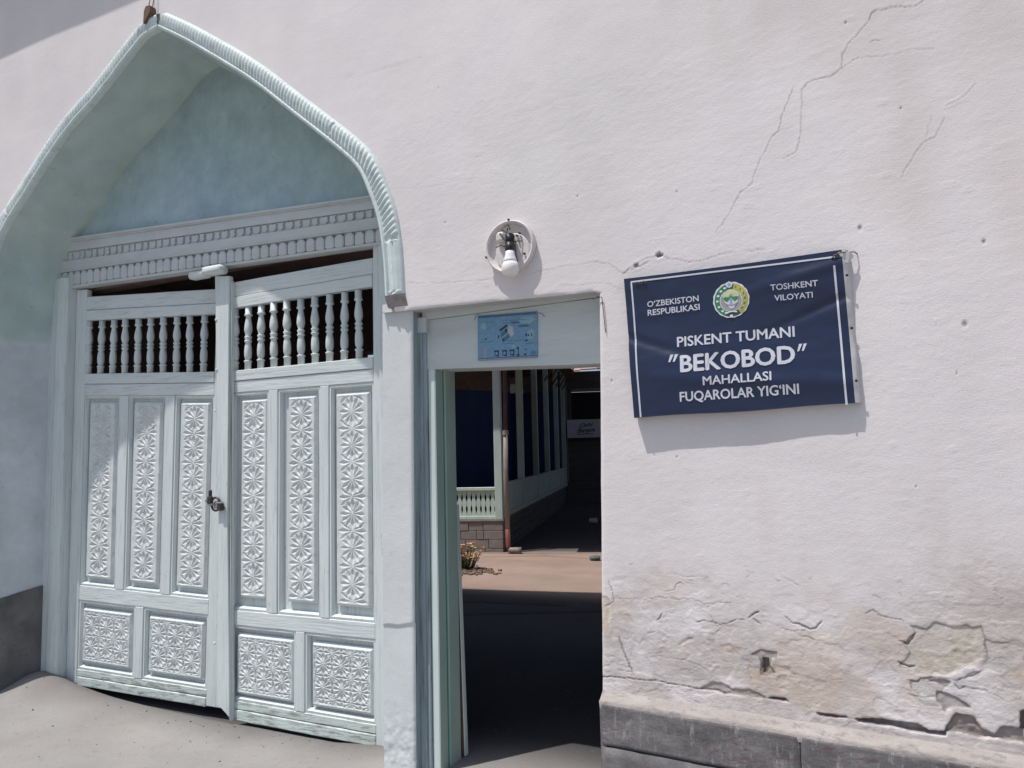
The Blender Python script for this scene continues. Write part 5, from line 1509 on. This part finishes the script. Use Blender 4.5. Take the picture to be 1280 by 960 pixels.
# building at the end of the alley
EB = thing('end_building', 'dark shaded building closing the alley with steps and wide window', 'building', (C0[0] - LEN * math.sin(TH) * 1.03, C0[1] + LEN * math.cos(TH) * 1.03, 0), TH)
b = B(); b.box(-4, 11.5, 0.0, 0.3, -0.1, 2.0); b.put('wall', 'far_wall', EB)
b = B(); b.box(-4, 0.16, 0.0, 0.3, 2.002, 4.0); b.put('wall', 'far_wall', EB)
b = B(); b.box(0.16, 11.5, 0.0, 0.3, 3.52, 4.0); b.put('wall', 'far_wall', EB)
b = B(); b.box(2.6, 11.5, 0.0, 0.3, 2.002, 3.518); b.put('wall', 'far_wall', EB)
b = B(); b.box(0.16, 2.6, -0.04, 0.02, 3.42, 3.515); b.put('window_head', 'far_trim', EB)
b = B(); b.box(0.161, 2.599, 0.12, 0.14, 2.004, 3.42); b.put('window_pane', 'glass', EB)
b = B(); b.box(1.25, 1.32, 0.05, 0.118, 2.01, 3.42); b.put('window_bar', 'far_wall', EB)
for k in range(4):
    b = B(); b.box(0.0, 5, -0.30 * (4 - k), -0.30 * (3 - k) - 0.002, -0.05, 0.16 * (k + 1), 0.01); b.put('step', 'far_wall', EB)
b = B(); b.box(-0.05, 0.03, -0.10, -0.02, 0.0, 4.0); b.put('corner_post', 'far_trim', EB)
b = B(); b.box(-4, 11.5, -0.06, 0.36, 4.003, 4.06); b.put('roof_edge', 'far_wall', EB)
for k in range(16):
    b = B(); x = -1.5 + k * 0.5; dz = random.uniform(-.02, .03); dy = random.uniform(-.12, .1)
    b.prism([(x, -0.12 + dy, 4.08 + dz), (x + 0.48, -0.12 + dy, 4.09 + dz), (x + 0.48, 3.0, 5.0), (x, 3.0, 5.0)], (0, 0, 0.02)); b.put('roof_sheet', 'pink_roof', EB)

# shop board on it
SG = thing('script_sign', 'lilac white board with black handwritten script at the alley end', 'sign', tuple(EB.location), TH)
b = B(); b.box(0.05, 1.75, -0.40, -0.36, 1.98, 2.54, 0.004); b.put('board', 'shop_white', SG)
me1 = text_mesh("Oshi", 0.012, 0.4); me2 = text_mesh("Sharqona", 0.018, 0.4)
for me_, (x0, x1, z0, h) in ((me1, (0.44, 0.86, 2.29, 0.12)), (me2, (0.36, 0.90, 2.13, 0.13))):
    xs_ = [v.co.x for v in me_.vertices]; a, c = min(xs_), max(xs_)
    for v in me_.vertices:
        v.co = Vector((x0 + (x1 - x0) * (v.co.x - a) / (c - a), -0.404, z0 + h * v.co.y / CAPH + 0.04 * (v.co.x - a) / (c - a)))
    link('script_lettering', me_, 'ink', SG)
b = B(); b.tube([(0.36, -0.404, 2.10), (0.46, -0.404, 2.075), (0.60, -0.404, 2.10), (0.86, -0.404, 2.09)], 0.010, 5); b.put('flourish', 'ink', SG)
for x in (0.2, 1.6):
    b = B(); b.box(x, x + 0.03, -0.36, 0.0, 2.2, 2.23); b.put('bracket', 'rust', SG)

# courtyard boundary wall to the right
YW = tag(B().box(0.8, 1.1, 2.2, 24, -0.1, 2.8).put('courtyard_wall', 'yard_wall'), 'plain plastered wall on the far right side of courtyard', 'wall')

# flower clump, bed, stone, cup
fx, fy = -5.37, 5.74
bed = B()
for k in range(260):
    a = random.uniform(0, 2 * PI); r = abs(random.gauss(0, 0.22)); x = fx + 0.05 + r * math.cos(a) * 1.1; y = fy - 0.12 + r * math.sin(a) * 0.9; s_ = random.uniform(0.008, 0.028)
    bed.box(x - s_, x + s_, y - s_, y + s_, -0.01, random.uniform(0.006, 0.02), 0)
tag(bed.put('soil_bed', 'soil'), 'small patch of crumbly dry soil round the orange flowers', 'soil', None, 'stuff')
FL = thing('flower_plant', 'low bush with orange and yellow flowers in courtyard by block base', 'plant', (fx, fy, 0))
sb, lb = B(), B()
heads = {'petal_o': B(), 'petal_y': B(), 'petal_p': B()}
for k in range(70):
    a = random.uniform(0, 2 * PI); r = 0.15 * math.sqrt(random.random()); hh = random.uniform(0.12, 0.36)
    sx, sy = 1.25 * r * math.cos(a), r * math.sin(a)
    tip = (sx * 1.3 + random.uniform(-.02, .02), sy * 1.3, hh)
    sb.tube([(sx * .5, sy * .5, 0), (sx, sy, hh * .6), tip], 0.003, 4)
    for j in range(9):
        t = random.random(); p = Vector((sx * .5 + (tip[0] - sx * .5) * t, sy * .5 + (tip[1] - sy * .5) * t, hh * t * 0.9))
        d1 = Vector((random.uniform(-1, 1), random.uniform(-1, 1), random.uniform(-.3, .7))).normalized() * random.uniform(.02, .045)
        d2 = d1.cross(Vector((random.random(), random.random(), 1))).normalized() * 0.010
        lb.poly([p, p + d1 * .5 + d2, p + d1, p + d1 * .5 - d2])
    key = random.choice(['petal_o', 'petal_o', 'petal_y', 'petal_p'])
    hb = heads[key]
    for j in range(7):
        aa = 2 * PI * j / 7 + random.random(); c = Vector(tip)
        d1 = Vector((math.cos(aa), math.sin(aa), 0.35)) * random.uniform(.022, .036); d2 = Vector((-math.sin(aa), math.cos(aa), 0)) * 0.014
        hb.poly([c, c + d1 * .6 + d2, c + d1, c + d1 * .6 - d2])
sb.put('stems', 'leaf', FL); lb.put('leaves', 'leaf', FL)
for k_, hb in heads.items(): hb.put('blossoms', k_, FL)

st_ = B(); bmesh.ops.create_icosphere(st_.bm, subdivisions=2, radius=0.085)
for v in st_.bm.verts: v.co.z *= 0.5; v.co *= 1 + 0.25 * (random.random() - .5)
o = st_.put('grey_stone', 'stone', None, (-3.99, 7.12, 0.03), True); tag(o, 'grey stone lying on sunlit courtyard paving near right door jamb', 'stone')
cp = thing('white_cup', 'small white plastic cup lying in the shaded alley', 'cup', (-5.93, 12.2, 0.05), 0.5)
b = B(); b.tube([(-0.07, 0, 0.03), (0.09, 0, 0.02)], [0.045, 0.06], 12, False); b.put('cup_body', 'cup', cp, None, True)
b = B(); b.tube([(0.088, 0, 0.02), (0.098, 0, 0.02)], [0.066, 0.066], 12, False); b.put('rim', 'cup', cp)

# loose grit and crumbs at the foot of gate, wall and doorway
gb = B()
for k in range(260):
    if k % 3 == 0:
        x = random.uniform(-6.2, -2.7); y = 0.49 - abs(random.gauss(0, 0.12))
    else:
        x = random.uniform(-6.2, -1.4); y = random.uniform(-1.3, 0.45)
    i_, j_ = int(np.clip(np.searchsorted(gry, y), 1, len(gry) - 1)), int(np.clip(np.searchsorted(grx, x), 1, len(grx) - 1))
    z = float(GZ[i_, j_]); s_ = random.choice((0.002, 0.003, 0.004, 0.006))
    r_ = [random.uniform(0.6, 1.3) * s_ for _ in range(3)]
    gb.prism([(x - r_[0], y, z - 0.002), (x, y - r_[1], z - 0.002), (x + r_[0], y, z - 0.002), (x, y + r_[1], z - 0.002)], (random.uniform(-.002, .002), 0, r_[2] * 1.4))
tag(gb.put('grit', 'grit'), 'scattered grit and crumbs on the pale concrete before the gate', 'grit', None, 'stuff')
